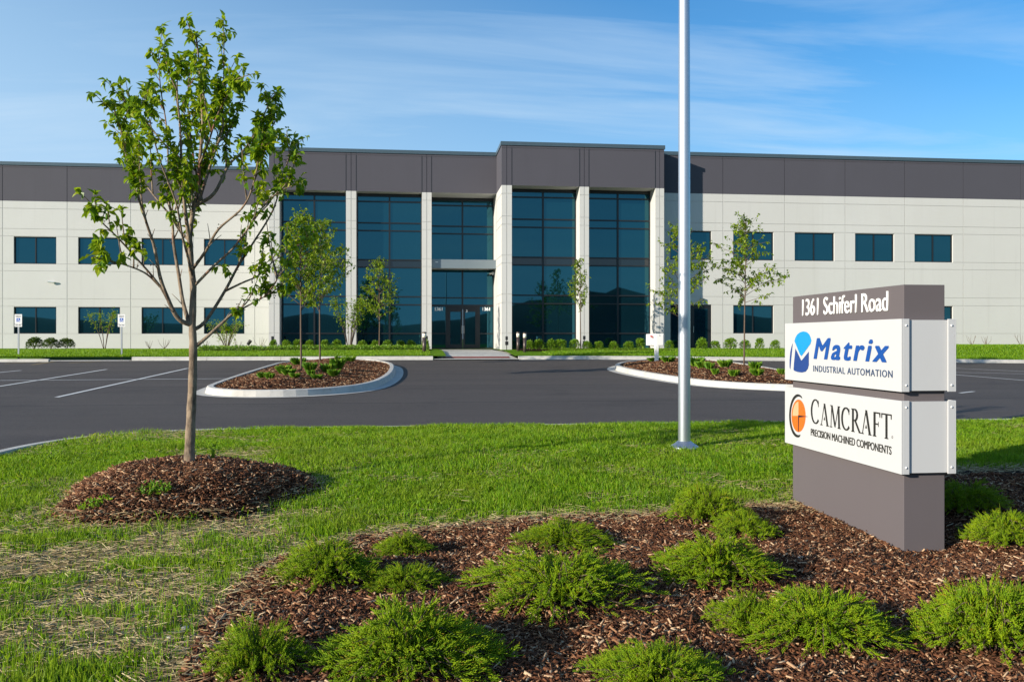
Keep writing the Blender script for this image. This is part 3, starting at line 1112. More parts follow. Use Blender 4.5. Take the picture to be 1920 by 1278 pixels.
# ================================================================== BUILDING
ZF = 1.0
RH, BAND = 10.92, 8.68
LV = [0.90, 2.50, 2.95, 4.58, 5.0, 6.62, 7.05, 8.24]
YL, YR, YB, YT = 54.0, 46.9, 48.25, 45.5
bld = thing('office_building', 'long two storey white and dark grey office building with tall glass entrance bays', 'building', (0, 50, ZF))


def facade(name, mapf, s0, s1, z0, z1, vg, hg, openings, label=None, gw=0.028, gd=0.022):
    """wall as a relief: vg / hg are groove positions, openings (s0, s1, z0, z1, depth)"""
    ss = {s0, s1}; zz = {z0, z1, BAND}
    for g in vg:
        ss |= {g - gw / 2, g + gw / 2}
    for g in hg:
        zz |= {g - gw / 2, g + gw / 2}
    for o in openings:
        ss |= {o[0], o[1]}; zz |= {o[2], o[3]}
    def clean(v, a, b):
        q = sorted(x for x in v if a - 1e-6 <= x <= b + 1e-6)
        r_ = [q[0]]
        for x in q[1:]:
            if x - r_[-1] > 1e-4:
                r_.append(x)
        return r_
    ss = clean(ss, s0, s1); zz = clean(zz, z0, z1)
    ns, nz_ = len(ss) - 1, len(zz) - 1
    dep = np.zeros((ns, nz_)); op = np.zeros((ns, nz_), bool)
    for i in range(ns):
        sm = (ss[i] + ss[i + 1]) / 2
        gv = any(abs(sm - g) < gw / 2 for g in vg)
        for j in range(nz_):
            zm = (zz[j] + zz[j + 1]) / 2
            hit = [o for o in openings if o[0] < sm < o[1] and o[2] < zm < o[3]]
            if hit:
                dep[i, j] = hit[0][4]; op[i, j] = True
            elif gv or (zm < BAND and any(abs(zm - g) < gw / 2 for g in hg)):
                dep[i, j] = gd
    mb = MB()
    mat = lambda j, o=False: 0 if (o or (zz[j] + zz[j + 1]) / 2 < BAND) else 1
    D = lambda i, j: dep[i, j] if 0 <= i < ns and 0 <= j < nz_ else 0.0
    O = lambda i, j: op[i, j] if 0 <= i < ns and 0 <= j < nz_ else False
    for i in range(ns):
        for j in range(nz_):
            a, b, c, d = ss[i], ss[i + 1], zz[j], zz[j + 1]
            if not op[i, j]:
                q = dep[i, j]
                mb.quad([mapf(a, q, c), mapf(b, q, c), mapf(b, q, d), mapf(a, q, d)], mat(j))
    for i in range(-1, ns):
        for j in range(nz_):
            p, q = D(i, j), D(i + 1, j)
            if abs(p - q) > 1e-6 and not (O(i, j) and O(i + 1, j)):
                s = ss[i + 1]
                mb.quad([mapf(s, p, zz[j]), mapf(s, q, zz[j]), mapf(s, q, zz[j + 1]), mapf(s, p, zz[j + 1])], mat(j))
        if i == ns - 1:
            pass
    for i in range(ns):
        for j in range(-1, nz_):
            p, q = D(i, j), D(i, j + 1)
            if abs(p - q) > 1e-6 and not (O(i, j) and O(i, j + 1)) and j >= 0:
                z = zz[j + 1]
                o_ = O(i, j) or O(i, j + 1)
                mb.quad([mapf(ss[i], p, z), mapf(ss[i + 1], p, z), mapf(ss[i + 1], q, z), mapf(ss[i], q, z)], 0 if o_ else mat(min(j, nz_ - 1)))
    o = mb.build(name, ['painted_concrete', 'dark_painted_concrete'], bld)
    if label:
        o['label'] = label
    return o


B0 = Vector((0, 50, ZF))            # building origin; children are local to it


def front(Y):
    return lambda s, d, z: (s, Y + d - 50, z)


def side_left(x):                    # faces -X
    return lambda s, d, z: (x + d, s - 50, z)


def side_right(x):
    return lambda s, d, z: (x - d, s - 50, z)


PITCH = 3.595
LS = -23.81                          # a left-wing seam
RS = 17.27                           # a right-wing seam
TX0, TX1 = 4.70, 13.48
BX0 = -7.68
lw0, lw1 = LS - 2 * PITCH, BX0
vgl = [LS + PITCH * i for i in range(-1, 5)] + [BX0 - 0.05]
wl = []
for i in range(-2, 4):
    x = LS + PITCH * i + 0.62
    for (a, b) in ((0.90, 2.48), (5.0, 6.60)):
        wl.append((x, x + 2.37, a, b, 0.16))
facade('wall', front(YL), lw0, lw1, -0.5, RH, vgl[:-1], LV, wl, 'white precast wall of the left wing with dark grey top band')
rw0, rw1 = TX1, RS + PITCH * 8
wr, doorR = [], None
for i in range(-1, 4):
    x = RS + PITCH * i + 0.60
    if i == -1:
        x = X_at(1257, YR)
    wr.append((x, x + 2.36, 5.0, 6.60, 0.16))
    if i == -1:
        doorR = (x, x + 2.36)
        wr.append((x, x + 2.36, 0.0, 2.50, 0.16))
    else:
        wr.append((x, x + 2.36, 0.90, 2.48, 0.16))
facade('wall', front(YR), rw0, rw1, -0.5, RH, [RS + PITCH * i for i in range(0, 8)], LV, wr, 'white precast wall of the right wing with dark grey top band')
# entrance block
bp = [(-7.68, -7.12), (-3.57, -3.02), (0.56, 1.09)]
bays_b = [(-7.12, -3.57, 0.70), (-3.02, 0.56, 0.70), (1.09, TX0, 1.65)]
vg = []
for a, b in bp:
    vg += [(a + b) / 2]
fasc = []
for a, b in bp:
    fasc += [a + 0.02, (a + b) / 2, b - 0.02]
LVP = LV


def bayed(name, Y, x0, x1, piers, bays, label):
    facade(name, front(Y), x0, x1, -0.5, RH, [q for a, b in piers for q in ((a + b) / 2,)], LVP, [(a, b, -0.5, BAND, d) for a, b, d in bays], label)
    # extra fascia joints beside each pier: thin dark strips stand in for the shadow of grooves
    for a, b in piers:
        for x in (a, b):
            if x0 + 0.1 < x < x1 - 0.1:
                MB().box(x - 0.016, x + 0.016, Y - 50 - 0.006, Y - 50 + 0.01, BAND + 0.01, RH - 0.2).build('fascia_joint', 'frame_metal', bld)


bayed('wall', YB, BX0, TX0, bp, bays_b, 'entrance block wall of white piers below a dark grey fascia')
tp = [(4.70, 5.24), (8.87, 9.37), (13.0, 13.48)]
bays_t = [(5.24, 8.87, 1.0), (9.37, 13.0, 1.0)]
bayed('wall', YT, TX0, TX1, tp, bays_t, 'forward bay wall of three white piers below a dark grey fascia')
facade('wall', side_left(TX0), YT, YB, -0.5, RH, [], LV, [], 'sunlit left return of the forward bay')
facade('wall', side_left(TX0 - 0.006), YB + 0.001, YB + 1.66, -0.5, BAND - 0.001, [], LV, [], 'sunlit return wall beside the entrance doors')
facade('wall', side_left(BX0), YB, YL, -0.5, RH, [], LV, [], 'left return of the entrance block')
facade('wall', side_right(TX1), YT, YR, -0.5, RH, [], LV, [], 'right return of the forward bay')
facade('wall', side_left(lw0), YL, YL + 30, -0.5, RH, [], LV, [], 'left end wall')
facade('wall', side_right(rw1), YR, YL + 30, -0.5, RH, [], LV, [], 'right end wall')
# solid backing pieces behind the piers so bays are closed boxes
mb = MB()
mb.box(lw0 + 0.05, rw1 - 0.05, YL + 0.6 - 50, YL + 29 - 50, RH - 0.6, RH - 0.45)
mb.box(BX0 + 0.05, TX0, YB + 0.3 - 50, YL + 0.5 - 50, RH - 0.6, RH - 0.45)
mb.box(TX0 + 0.05, TX1 - 0.05, YT + 0.3 - 50, YB + 3 - 50, RH - 0.61, RH - 0.46)
mb.box(TX1, rw1 - 0.05, YR + 0.3 - 50, YL + 0.5 - 50, RH - 0.6, RH - 0.45)
mb.build('roof', 'roof_membrane', bld)


def coping(pts):
    """metal cap along a run of parapet; each run is its own part"""
    mb = MB()
    mb.box(*pts)
    return mb.build('coping', 'coping_metal', bld)


CH0, CH1, CO = RH - 0.14, RH + 0.06, 0.05
for (x0, x1, y) in ((lw0 - CO, BX0 - CO, YL), (BX0 - CO, TX0 - CO, YB), (TX0 - CO, TX1 + CO, YT), (TX1 + CO, rw1 + CO, YR)):
    coping((x0, x1, y - CO - 50, y + 0.28 - 50, CH0, CH1))
for (x, y0, y1, s) in ((TX0, YT + 0.281, YB - CO, -1), (BX0, YB + 0.281, YL - CO, -1), (TX1, YT + 0.281, YR - CO, 1)):
    coping((x - CO if s < 0 else x - 0.28, x + 0.28 if s < 0 else x + CO, y0 - 50, y1 - 50, CH0, CH1))
for (x0, x1, y) in ((lw0, BX0, YL), (BX0, TX0 - 0.02, YB), (TX0, TX1, YT), (TX1, rw1, YR)):
    MB().box(x0, x1, y - 0.015 - 50, y - 0.002 - 50, RH - 0.26, RH - 0.225).build('drip_edge', 'dark_painted_concrete', bld)   # thin line under each coping


def window(x0, x1, z0, z1, Y, name='window', mull=True, label=None):
    """punched window: dark frame with one mullion, panes behind"""
    f = 0.06
    y = Y + 0.09 - 50
    mb = MB()
    mb.box(x0, x1, y, y + 0.07, z1 - f, z1); mb.box(x0, x1, y, y + 0.07, z0, z0 + f)
    mb.box(x0, x0 + f, y, y + 0.07, z0 + f, z1 - f); mb.box(x1 - f, x1, y, y + 0.07, z0 + f, z1 - f)
    xm = (x0 + x1) / 2
    if mull:
        mb.box(xm - 0.03, xm + 0.03, y + 0.002, y + 0.07, z0 + f, z1 - f)
    o = mb.build(name, 'frame_metal', bld)
    p = MB()
    p.quad([(x0 + f / 2, y + 0.045, z0 + f / 2), (xm, y + 0.045, z0 + f / 2), (xm, y + 0.045, z1 - f / 2), (x0 + f / 2, y + 0.045, z1 - f / 2)])
    p.quad([(xm, y + 0.0452, z0 + f / 2), (x1 - f / 2, y + 0.045, z0 + f / 2), (x1 - f / 2, y + 0.045, z1 - f / 2), (xm, y + 0.0452, z1 - f / 2)])
    p.build('pane', 'tinted_glass', o)
    return o


for (a, b, c, d, e) in wl:
    window(a, b, c, d, YL)
for (a, b, c, d, e) in wr:
    if c > 0.1:
        window(a, b, c, d, YR)


def curtain(x0, x1, Y, levels, spandrel, label, zbot=-0.05, top=BAND):
    """tall glazed bay: frame of mullions with one sheet of panes behind"""
    y = Y - 50
    f = 0.035
    xm = (x0 + x1) / 2
    mb = MB()
    mb.box(x0, x1, y, y + 0.12, top - 0.17, top)
    mb.box(x0, x1, y, y + 0.12, zbot, zbot + 0.12)
    for x in (x0 + 0.03, xm, x1 - 0.03):
        w_ = 0.045 if x == xm else 0.03
        mb.box(x - w_, x + w_, y + 0.003, y + 0.12, zbot + 0.12, top - 0.17)
    for z in levels:
        for (a, b) in ((x0 + 0.06, xm - 0.045), (xm + 0.045, x1 - 0.06)):
            mb.box(a, b, y + 0.006, y + 0.12, z - f, z + f)
    o = mb.build('curtain_window', 'frame_metal', bld)
    o['label'] = label
    zs_ = [zbot + 0.05] + list(levels) + [top - 0.1]
    p, s = MB(), MB()
    for a, b in zip(zs_[:-1], zs_[1:]):
        tgt = s if spandrel and abs((a + b) / 2 - sum(spandrel) / 2) < 0.05 else p
        for (xa, xb) in ((x0 + 0.03, xm), (xm, x1 - 0.03)):
            rr = random.Random(hash((round(a, 2), round(xa, 2)))).uniform(-0.0006, 0.0006)
            tgt.quad([(xa, y + 0.07, a), (xb, y + 0.07 + rr, a), (xb, y + 0.07 - rr, b), (xa, y + 0.07, b)])
    p.build('pane', 'tinted_glass', o)
    if s.v:
        s.build('spandrel_panel', 'spandrel_glass', o)
    return o


for i, (a, b, d) in enumerate(bays_b[:2]):
    curtain(a, b, YB + d, LV, (4.58, 5.0), ORD[i] + ' glazed bay from the left')
for i, (a, b, d) in enumerate(bays_t):
    curtain(a, b, YT + d, LV, (4.58, 5.0), 'glazed bay of the forward block, ' + ('beside the entrance' if i == 0 else 'beside the right wing'))
# entrance bay: glazing above the canopy and transom, doors below
ea, eb, ed = bays_b[2]
YE = YB + ed
curtain(ea, eb, YE, [2.95, 6.62, 7.05, 8.24], None, 'glazing over the entrance doors', zbot=2.44)
dx0, dx1 = X_at(837.5, YE), X_at(898, YE)
y = YE - 50
for nm, (a, b) in (('sidelight', (ea, dx0)), ('sidelight', (dx1, eb))):
    mb = MB()
    mb.box(a, b, y, y + 0.12, 0.0, 0.10); mb.box(a, b, y + 0.003, y + 0.12, 0.90 - 0.035, 0.90 + 0.035)
    mb.box(a, a + 0.06, y + 0.005, y + 0.12, 0.10, 2.44); mb.box(b - 0.06, b, y + 0.005, y + 0.12, 0.10, 2.44)
    o = mb.build(nm, 'frame_metal', bld)
    MB().quad([(a, y + 0.07, 0.05), (b, y + 0.07, 0.05), (b, y + 0.07, 2.44), (a, y + 0.07, 2.44)]).build('pane', 'tinted_glass', o)
dm = (dx0 + dx1) / 2
mb = MB()
mb.box(dx0, dx1, y - 0.01, y + 0.12, 2.30, 2.44)
mb.box(dx0, dx0 + 0.09, y - 0.01, y + 0.12, 0, 2.30); mb.box(dx1 - 0.09, dx1, y - 0.01, y + 0.12, 0, 2.30)
mb.build('door_frame', 'frame_metal', bld)
for s, (a, b) in ((1, (dx0 + 0.09, dm - 0.006)), (-1, (dm + 0.006, dx1 - 0.09))):
    mb = MB()
    st = 0.12
    mb.box(a, b, y + 0.01, y + 0.06, 2.15, 2.30); mb.box(a, b, y + 0.01, y + 0.06, 0.01, 0.28)
    mb.box(a, a + st, y + 0.01, y + 0.06, 0.28, 2.15); mb.box(b - st, b, y + 0.01, y + 0.06, 0.28, 2.15)
    dr_ = mb.build('door', 'frame_metal', bld)
    MB().quad([(a + st / 2, y + 0.04, 0.2), (b - st / 2, y + 0.04, 0.2), (b - st / 2, y + 0.04, 2.2), (a + st / 2, y + 0.04, 2.2)]).build('pane', 'tinted_glass', dr_)
    hx = b - 0.05 if s > 0 else a + 0.05
    MB().tube([(hx, y - 0.05, 0.9), (hx, y - 0.05, 1.35)], 0.014, 8).box(hx - .01, hx + .01, y - .05, y + .02, 0.93, 0.95).box(hx - .01, hx + .01, y - .05, y + .02, 1.3, 1.32).build('handle', 'galvanised', dr_)
# canopy over the doors
mb = MB()
cy0 = YB + 0.28 - 50
mb.box(ea, eb - 0.003, cy0, cy0 + 0.06, 4.53, 5.02)
mb.box(ea, eb - 0.003, cy0 + 0.06, YE - 50 - 0.002, 4.60, 4.98)
can = mb.build('canopy', 'canopy_metal', bld)
mb = MB()
nr = 60
for i in range(nr):
    a = ea + (eb - ea) * i / nr
    mb.box(a + 0.004, a + (eb - ea) / nr - 0.02, cy0 + 0.06, YE - 50 - 0.01, 4.555, 4.598)
mb.build('soffit', 'painted_concrete', can)
MB().box(ea + 0.22, ea + 0.36, cy0 - 0.02, cy0 - 0.001, 4.84, 4.89).build('light', 'white_paint', can)

# side entrance in the right wing
a, b = doorR
mb = MB()
y = YR + 0.05 - 50
mb.box(a, b, y, y + 0.1, 2.42, 2.5); mb.box(a, a + 0.07, y, y + 0.1, 0, 2.42); mb.box(b - 0.07, b, y, y + 0.1, 0, 2.42)
m1, m2 = a + 1.2, a + 1.28
mb.box(m1, m2, y + 0.002, y + 0.1, 0, 2.42)
mb.box(a + 0.07, m1, y + 0.004, y + 0.1, 0, 0.1)
df = mb.build('door_frame', 'frame_metal', bld)
MB().quad([(a, y + 0.06, 0.05), (m1, y + 0.06, 0.05), (m1, y + 0.06, 2.45), (a, y + 0.06, 2.45)]).build('pane', 'tinted_glass', df)
mb = MB()
c, d = m2, b - 0.07
mb.box(c, d, y + 0.02, y + 0.07, 2.27, 2.42); mb.box(c, d, y + 0.02, y + 0.07, 0.01, 0.25); mb.box(c, c + 0.11, y + 0.02, y + 0.07, 0.25, 2.27); mb.box(d - 0.11, d, y + 0.02, y + 0.07, 0.25, 2.27)
dr_ = mb.build('door', 'frame_metal', bld)
dr_['label'] = 'glazed side door in the right wing'
MB().quad([(c + .05, y + 0.05, 0.2), (d - .05, y + 0.05, 0.2), (d - .05, y + 0.05, 2.32), (c + .05, y + 0.05, 2.32)]).build('pane', 'tinted_glass', dr_)
MB().tube([(c + 0.05, y - 0.04, 0.95), (c + 0.05, y - 0.04, 1.3)], 0.014, 8).build('handle', 'galvanised', dr_)
# plinth under the wing doors and the glazed bays
for (x0, x1, yy) in [(a_, b_, YB + d_ - 0.02) for a_, b_, d_ in bays_b[:2]] + [(a_, b_, YT + d_ - 0.02) for a_, b_, d_ in bays_t]:
    MB().box(x0, x1, yy - 50, yy + 0.3 - 50, -0.5, -0.05).build('plinth', 'concrete', bld)
MB().box(doorR[0], doorR[1], YR - 0.3 - 50, YR + 0.2 - 50, -0.5, 0.0).build('plinth', 'concrete', bld)
# wall mounted camera, left wing
p = pt(97, 529, YL - 0.1)
mb = MB()
mb.tube([(p.x + 0.12, YL - 50, p.z - ZF), (p.x + 0.12, YL - 0.12 - 50, p.z - ZF)], 0.03, 8)
mb.tube([(p.x - 0.18, YL - 0.2 - 50, p.z - ZF + 0.03), (p.x + 0.14, YL - 0.12 - 50, p.z - ZF - 0.0)], [0.06, 0.055], 10)
mb.build('security_camera', 'white_paint', bld, smooth=False)
p = pt(1316, 563, YR - 0.05)
MB().box(p.x - 0.09, p.x + 0.09, YR - 0.14 - 50, YR - 0.001 - 50, p.z - ZF - 0.14, p.z - ZF + 0.12).build('wall_light', 'coping_metal', bld)
p = pt(916, 507.5, YE - 0.3)
MB().box(TX0 - 0.16, TX0 - 0.01, YB + 1.1 - 50, YB + 1.25 - 50, 4.25, 4.4).tube([(TX0 - 0.3, YB + 1.05 - 50, 4.3), (TX0 - 0.12, YB + 1.17 - 50, 4.34)], 0.05, 8).build('security_camera', 'white_paint', bld)


# ------------------------------------------------------------------ lettering
def text_mesh(name, body, size, mat, extrude=0.003, offset=0.0, shear=0.0, spacing=1.0, width=None, height=None, align='LEFT', bold=0.0):
    """text laid in its local XZ plane (facing -Y); width / height rescale it to real size"""
    cu = bpy.data.curves.new(name, 'FONT')
    cu.body = body
    cu.size = size
    cu.extrude = extrude
    cu.offset = offset
    cu.shear = shear
    cu.space_character = spacing
    cu.align_x = align
    cu.resolution_u = 4
    to = bpy.data.objects.new(name, cu)
    COL.objects.link(to)
    bpy.context.view_layer.update()
    dg = bpy.context.evaluated_depsgraph_get()
    me = bpy.data.meshes.new_from_object(to.evaluated_get(dg))
    bpy.data.objects.remove(to)
    bpy.data.curves.remove(cu)
    n = len(me.vertices)
    co = np.empty(n * 3, np.float32)
    me.vertices.foreach_get('co', co)
    co = co.reshape(-1, 3)
    x0, x1, y0, y1 = co[:, 0].min(), co[:, 0].max(), co[:, 1].min(), co[:, 1].max()
    sx = width / (x1 - x0) if width else 1.0
    sy = height / (y1 - y0) if height else (sx if width else 1.0)
    new = np.stack([(co[:, 0] - x0) * sx, -co[:, 2], (co[:, 1] - y0) * sy], -1)
    me.vertices.foreach_set('co', new.reshape(-1))
    if bold:                             # heavier strokes: a few copies a hair apart
        bm = bmesh.new()
        for i_ in range(7):
            me2 = me.copy()
            me2.transform(Matrix.Translation((bold * (i_ - 3) / 3, -0.00025 * i_, bold * 0.35 * ((i_ % 3) - 1))))
            bm.from_mesh(me2)
            bpy.data.meshes.remove(me2)
        bm.to_mesh(me)
        bm.free()
    me.name = name
    me.materials.clear()
    me.materials.append(MATS[mat])
    me.update()
    return me


def put_text(me, loc, rz=0.0, parent=None, name='lettering', label=None):
    o = bpy.data.objects.new(name, me)
    o.location = loc
    o.rotation_euler = (0, 0, rz)
    link(o, parent)
    if label:
        o['label'] = label
    return o


n1361 = text_mesh('house_number', '1361', 0.3, 'white_vinyl', 0.002, 0.0, width=0.42, height=0.19, bold=0.012)
for u in (815.8, 904.8):
    q = pt(u, 582.2, YE - 0.01)
    put_text(n1361, (q.x, q.y - 50, q.z - ZF), 0, bld, 'house_number')
q = pt(873.6, 585.2, YE - 0.01)
put_text(text_mesh('door_number', '3', 0.2, 'white_vinyl', 0.002, 0.006, height=0.14, width=0.09), (q.x, q.y - 50, q.z - ZF), 0, bld, 'door_number')

# ================================================================== MONUMENT SIGN
SX, SY, SZ = 3.687, 6.208, 0.0         # near left corner of the shaft
sg = thing('monument_sign', 'grey monument sign with two white tenant panels standing in the mulch bed', 'sign', (SX, SY, SZ))
dep = 6.59
m = dep / FPX
zt = lambda v: EYE - (v - HOR) * m
SW = 0.335                           # shaft thickness (X)
PW = 0.445                           # panel thickness
# shaft lies between the panels: local x from 0.055
shaft_len = 1.95
mb = MB(); mb.box(0.055, 0.055 + SW, 0.06, 0.06 + shaft_len, -0.15, zt(532.3))
sh = mb.build('shaft', 'grey_sign_paint', sg, bevel=0.004)


def cabinet(z0, z1, label):
    L = 2.07
    y0, y1 = 0.0, L
    mb = MB()
    # side skins are bent sheets that return round the ends, leaving a recessed end panel
    t, ret = 0.012, 0.066
    for (xa, xb, s) in ((0.0, t, 1), (PW - t, PW, -1)):
        mb.box(xa, xb, y0, y1, z0, z1)
        for (ya, yb) in ((y0, y0 + t), (y1 - t, y1)):
            if s > 0:
                mb.box(xb, ret, ya, yb, z0, z1)
            else:
                mb.box(PW - ret, xa, ya, yb, z0, z1)
    o = mb.build('sign_panel', 'white_sign_face', sg, bevel=0.0025)
    o['label'] = label
    c_ = MB().box(ret * 0.6, PW - ret * 0.6, y0 + 0.016, y1 - 0.016, z0 + 0.008, z1 - 0.008).build('core', 'white_sign_face', o)
    for x in (0.038, PW - 0.038):
        for z in (z0 + 0.05, z1 - 0.05):
            b = MB()
            b.lathe([(0.009, 0), (0.009, 0.003), (0.006, 0.007), (0.001, 0.009)], 10, c=(0, 0, 0))
            n = 40
            for i in range(len(b.v) - n, len(b.v)):
                vx, vy, vz = b.v[i]
                b.v[i] = (x + vx, y0 - vz, z + vy)
            b.build('bolt', 'bolt_metal', o, smooth=True)
    return o


P1 = cabinet(zt(734.7), zt(597.5), 'white panel with blue lettering')
P2 = cabinet(zt(889.4), zt(751.3), 'white panel with orange emblem and black lettering')


def face(u, v, X=SX, off=0.0):
    """photo pixel on the sign's left face -> (distance back along the face, z)"""
    d = ray(u, v)
    t = X / d[0]
    return d[1] * t - SY, EYE + d[2] * t


def face_poly(pxs, off, th, mat, name, parent):
    """flat shape on the left face, given by its corners in the photo; laid as thin raised vinyl"""
    pts = [face(u, v) for u, v in pxs]
    mb = MB()
    n = len(pts)
    mb.v = [(-off - th, a, z) for a, z in pts] + [(-off, a, z) for a, z in pts]
    mb.f = [tuple(range(n)), tuple(range(2 * n - 1, n - 1, -1))] + [(i, (i + 1) % n, n + (i + 1) % n, n + i) for i in range(n)]
    mb.m = [0] * len(mb.f)
    return mb.build(name, mat, parent)


def face_text(me, ua, v_base, parent, label, off=0.0, X=SX, xloc=0.0):
    a, z = face(ua, v_base, X)
    return put_text(me, (xloc - off, a, z), rad(-90), parent, 'lettering', label)


def span(ua, ub, va, X=SX):
    return face(ua, va, X)[0] - face(ub, va, X)[0]


# address on the shaft
XS = SX + 0.055
wA = span(1505.5, 1666, 580, XS)
hA = (face(1505, 558.5 + 14, XS)[1] - face(1505, 592, XS)[1])
me = text_mesh('address', '1361 Schiferl Road', 0.2, 'white_vinyl', 0.004, 0.0, width=wA, height=0.158, bold=0.0016)
face_text(me, 1505.5, 592.0, sh, 'white raised letters reading 1361 Schiferl Road', 0.004, XS, 0.055)
# Matrix panel
me = text_mesh('brand', 'Matrix', 0.2, 'blue_ink', 0.001, 0.0, 0.25, 1.25, width=span(1529, 1669, 650), height=0.185, bold=0.013)
face_text(me, 1527, 672.0, P1, 'bold slanted blue lettering', 0.002)
me = text_mesh('tagline', 'INDUSTRIAL AUTOMATION', 0.08, 'navy_text_ink', 0.0015, 0.0, 0, 1.16, width=span(1525.5, 1674, 695), height=0.056, bold=0.0009)
face_text(me, 1525.5, 696.0, P1, 'small navy capitals under the blue lettering', 0.002)
# emblem: three pieces
f0 = lambda zx, zy: (1420 + zx / 2.2825, 500 + zy / 2.2825)
arc = [f0(*q) for q in [(160, 318), (164, 303), (172, 289), (184, 280), (198, 276), (212, 279), (222, 288), (228, 300), (232, 316), (228, 330), (190, 382), (184, 376)]]
face_poly(arc, 0.0015, 0.0015, 'light_blue_ink', 'emblem', P1)
low = [f0(*q) for q in [(164, 350), (188, 400), (191, 400), (221, 363), (221, 420), (217, 436), (208, 448), (192, 452), (174, 450), (160, 445), (156, 440), (158, 410)]]
face_poly(low, 0.0015, 0.0015, 'dark_blue_ink', 'emblem', P1)
lt = [f0(*q) for q in [(152, 328), (150, 350), (146, 390), (142, 438), (139, 428), (139, 400), (142, 365), (147, 342)]]
face_poly(lt, 0.0015, 0.0015, 'dark_blue_ink', 'emblem', P1)


# Camcraft panel: serif capitals drawn as strokes with serifs
def serif_text(word, width, height, mat):
    W = {'C': .86, 'A': .92, 'M': 1.12, 'R': .86, 'F': .70, 'T': .82}
    mb = MB()
    tk, tn, sf = 0.16, 0.058, 0.042

    cnt = [0]
    _pr = mb.prism

    def stacked(poly, y0, y1):
        cnt[0] += 1
        _pr(poly, -0.0012 - 0.00004 * (cnt[0] % 23), 0)
    mb.prism = stacked

    def bar(p, q, w0, w1=None, d=0.004):
        w1 = w1 if w1 is not None else w0
        p, q = Vector(p), Vector(q)
        # widths measured horizontally for near-vertical strokes
        if abs(q.y - p.y) > 0.35 * abs(q.x - p.x):
            n0, n1 = Vector((w0 / 2, 0)), Vector((w1 / 2, 0))
        else:
            n0, n1 = Vector((0, w0 / 2)), Vector((0, w1 / 2))
        mb.prism([tuple(x) for x in (p - n0, p + n0, q + n1, q - n1)], -0.0015, 0)

    def serif(x, z, w_):
        mb.prism([(x - w_, z), (x + w_, z), (x + w_, z + sf), (x - w_, z + sf)], -0.0016, 0)

    def ring(cx, cz, rx, rz, a0, a1, tmax, tmin, n=22):
        for i in range(n):
            q0 = a0 + (a1 - a0) * i / n; q1 = a0 + (a1 - a0) * (i + 1) / n
            pts = []
            for q, s in ((q0, 1), (q1, 1), (q1, -1), (q0, -1)):
                t = tmin + (tmax - tmin) * abs(math.cos(q))
                pts.append((cx + (rx + s * t / 2) * math.cos(q), cz + (rz + s * t / 2) * math.sin(q)))
            mb.prism(pts, -0.0015, 0)

    x = 0.0
    for i, ch in enumerate(word):
        w_ = W[ch] * (1.12 if i == 0 else 1.0)
        h = 1.16 if i == 0 else 1.0
        z0 = 0.0
        if ch == 'C':
            ring(x + w_ * .52, z0 + h / 2, w_ * .43, h * .475, rad(42), rad(318), tk, tn)
            mb.prism([(x + w_ * .80, h * .70), (x + w_ * .86, h * .70), (x + w_ * .86, h * .97), (x + w_ * .80, h * .88)], -0.0016, 0)
        elif ch == 'A':
            bar((x + w_ * .14, 0), (x + w_ * .47, h * 1.02), tn)
            bar((x + w_ * .82, 0), (x + w_ * .48, h * 1.02), tk)
            # the crossbar is a small wedge
            mb.prism([(x + w_ * .40, h * .26), (x + w_ * .56, h * .26), (x + w_ * .48, h * .42)], -0.0016, 0)
            serif(x + w_ * .14, 0, .12); serif(x + w_ * .82, 0, .13)
        elif ch == 'M':
            bar((x + w_ * .14, 0), (x + w_ * .20, h), tn); bar((x + w_ * .84, 0), (x + w_ * .79, h), tk)
            bar((x + w_ * .21, h), (x + w_ * .49, h * .06), tk, tk * .8); bar((x + w_ * .49, h * .02), (x + w_ * .77, h), tn)
            serif(x + w_ * .14, 0, .12); serif(x + w_ * .84, 0, .14)
            serif(x + w_ * .17, h - sf, .10); serif(x + w_ * .82, h - sf, .11)
        elif ch == 'R':
            bar((x + w_ * .22, 0), (x + w_ * .22, h), tk)
            ring(x + w_ * .38, h * .74, w_ * .27, h * .235, rad(-90), rad(90), tk, tn, 14)
            bar((x + w_ * .22, h * .975), (x + w_ * .38, h * .975), tn); bar((x + w_ * .22, h * .505), (x + w_ * .38, h * .505), tn)
            bar((x + w_ * .44, h * .50), (x + w_ * .92, 0), tk)
            serif(x + w_ * .22, 0, .14); serif(x + w_ * .92, 0, .10); serif(x + w_ * .18, h - sf, .11)
        elif ch == 'F':
            bar((x + w_ * .28, 0), (x + w_ * .28, h), tk)
            bar((x + w_ * .28, h * .975), (x + w_ * .92, h * .975), tn); bar((x + w_ * .28, h * .52), (x + w_ * .72, h * .52), tn)
            mb.prism([(x + w_ * .86, h * .80), (x + w_ * .92, h * .80), (x + w_ * .94, h), (x + w_ * .80, h * .97)], -0.0016, 0)
            mb.prism([(x + w_ * .69, h * .42), (x + w_ * .74, h * .42), (x + w_ * .74, h * .62), (x + w_ * .69, h * .62)], -0.0016, 0)
            serif(x + w_ * .28, 0, .14)
        elif ch == 'T':
            bar((x + w_ * .5, 0), (x + w_ * .5, h), tk)
            bar((x + w_ * .04, h * .975), (x + w_ * .96, h * .975), tn)
            for s in (.06, .94):
                mb.prism([(x + w_ * s - .03, h * .80), (x + w_ * s + .03, h * .80), (x + w_ * s + .04, h), (x + w_ * s - .04, h)], -0.0016, 0)
            serif(x + w_ * .5, 0, .14)
        x += w_ + 0.015
    sx, sz = width / x, height
    mb.v = [(a * sx, b, c * sz) for a, b, c in mb.v]
    return mb.mesh('serif_word', mat)


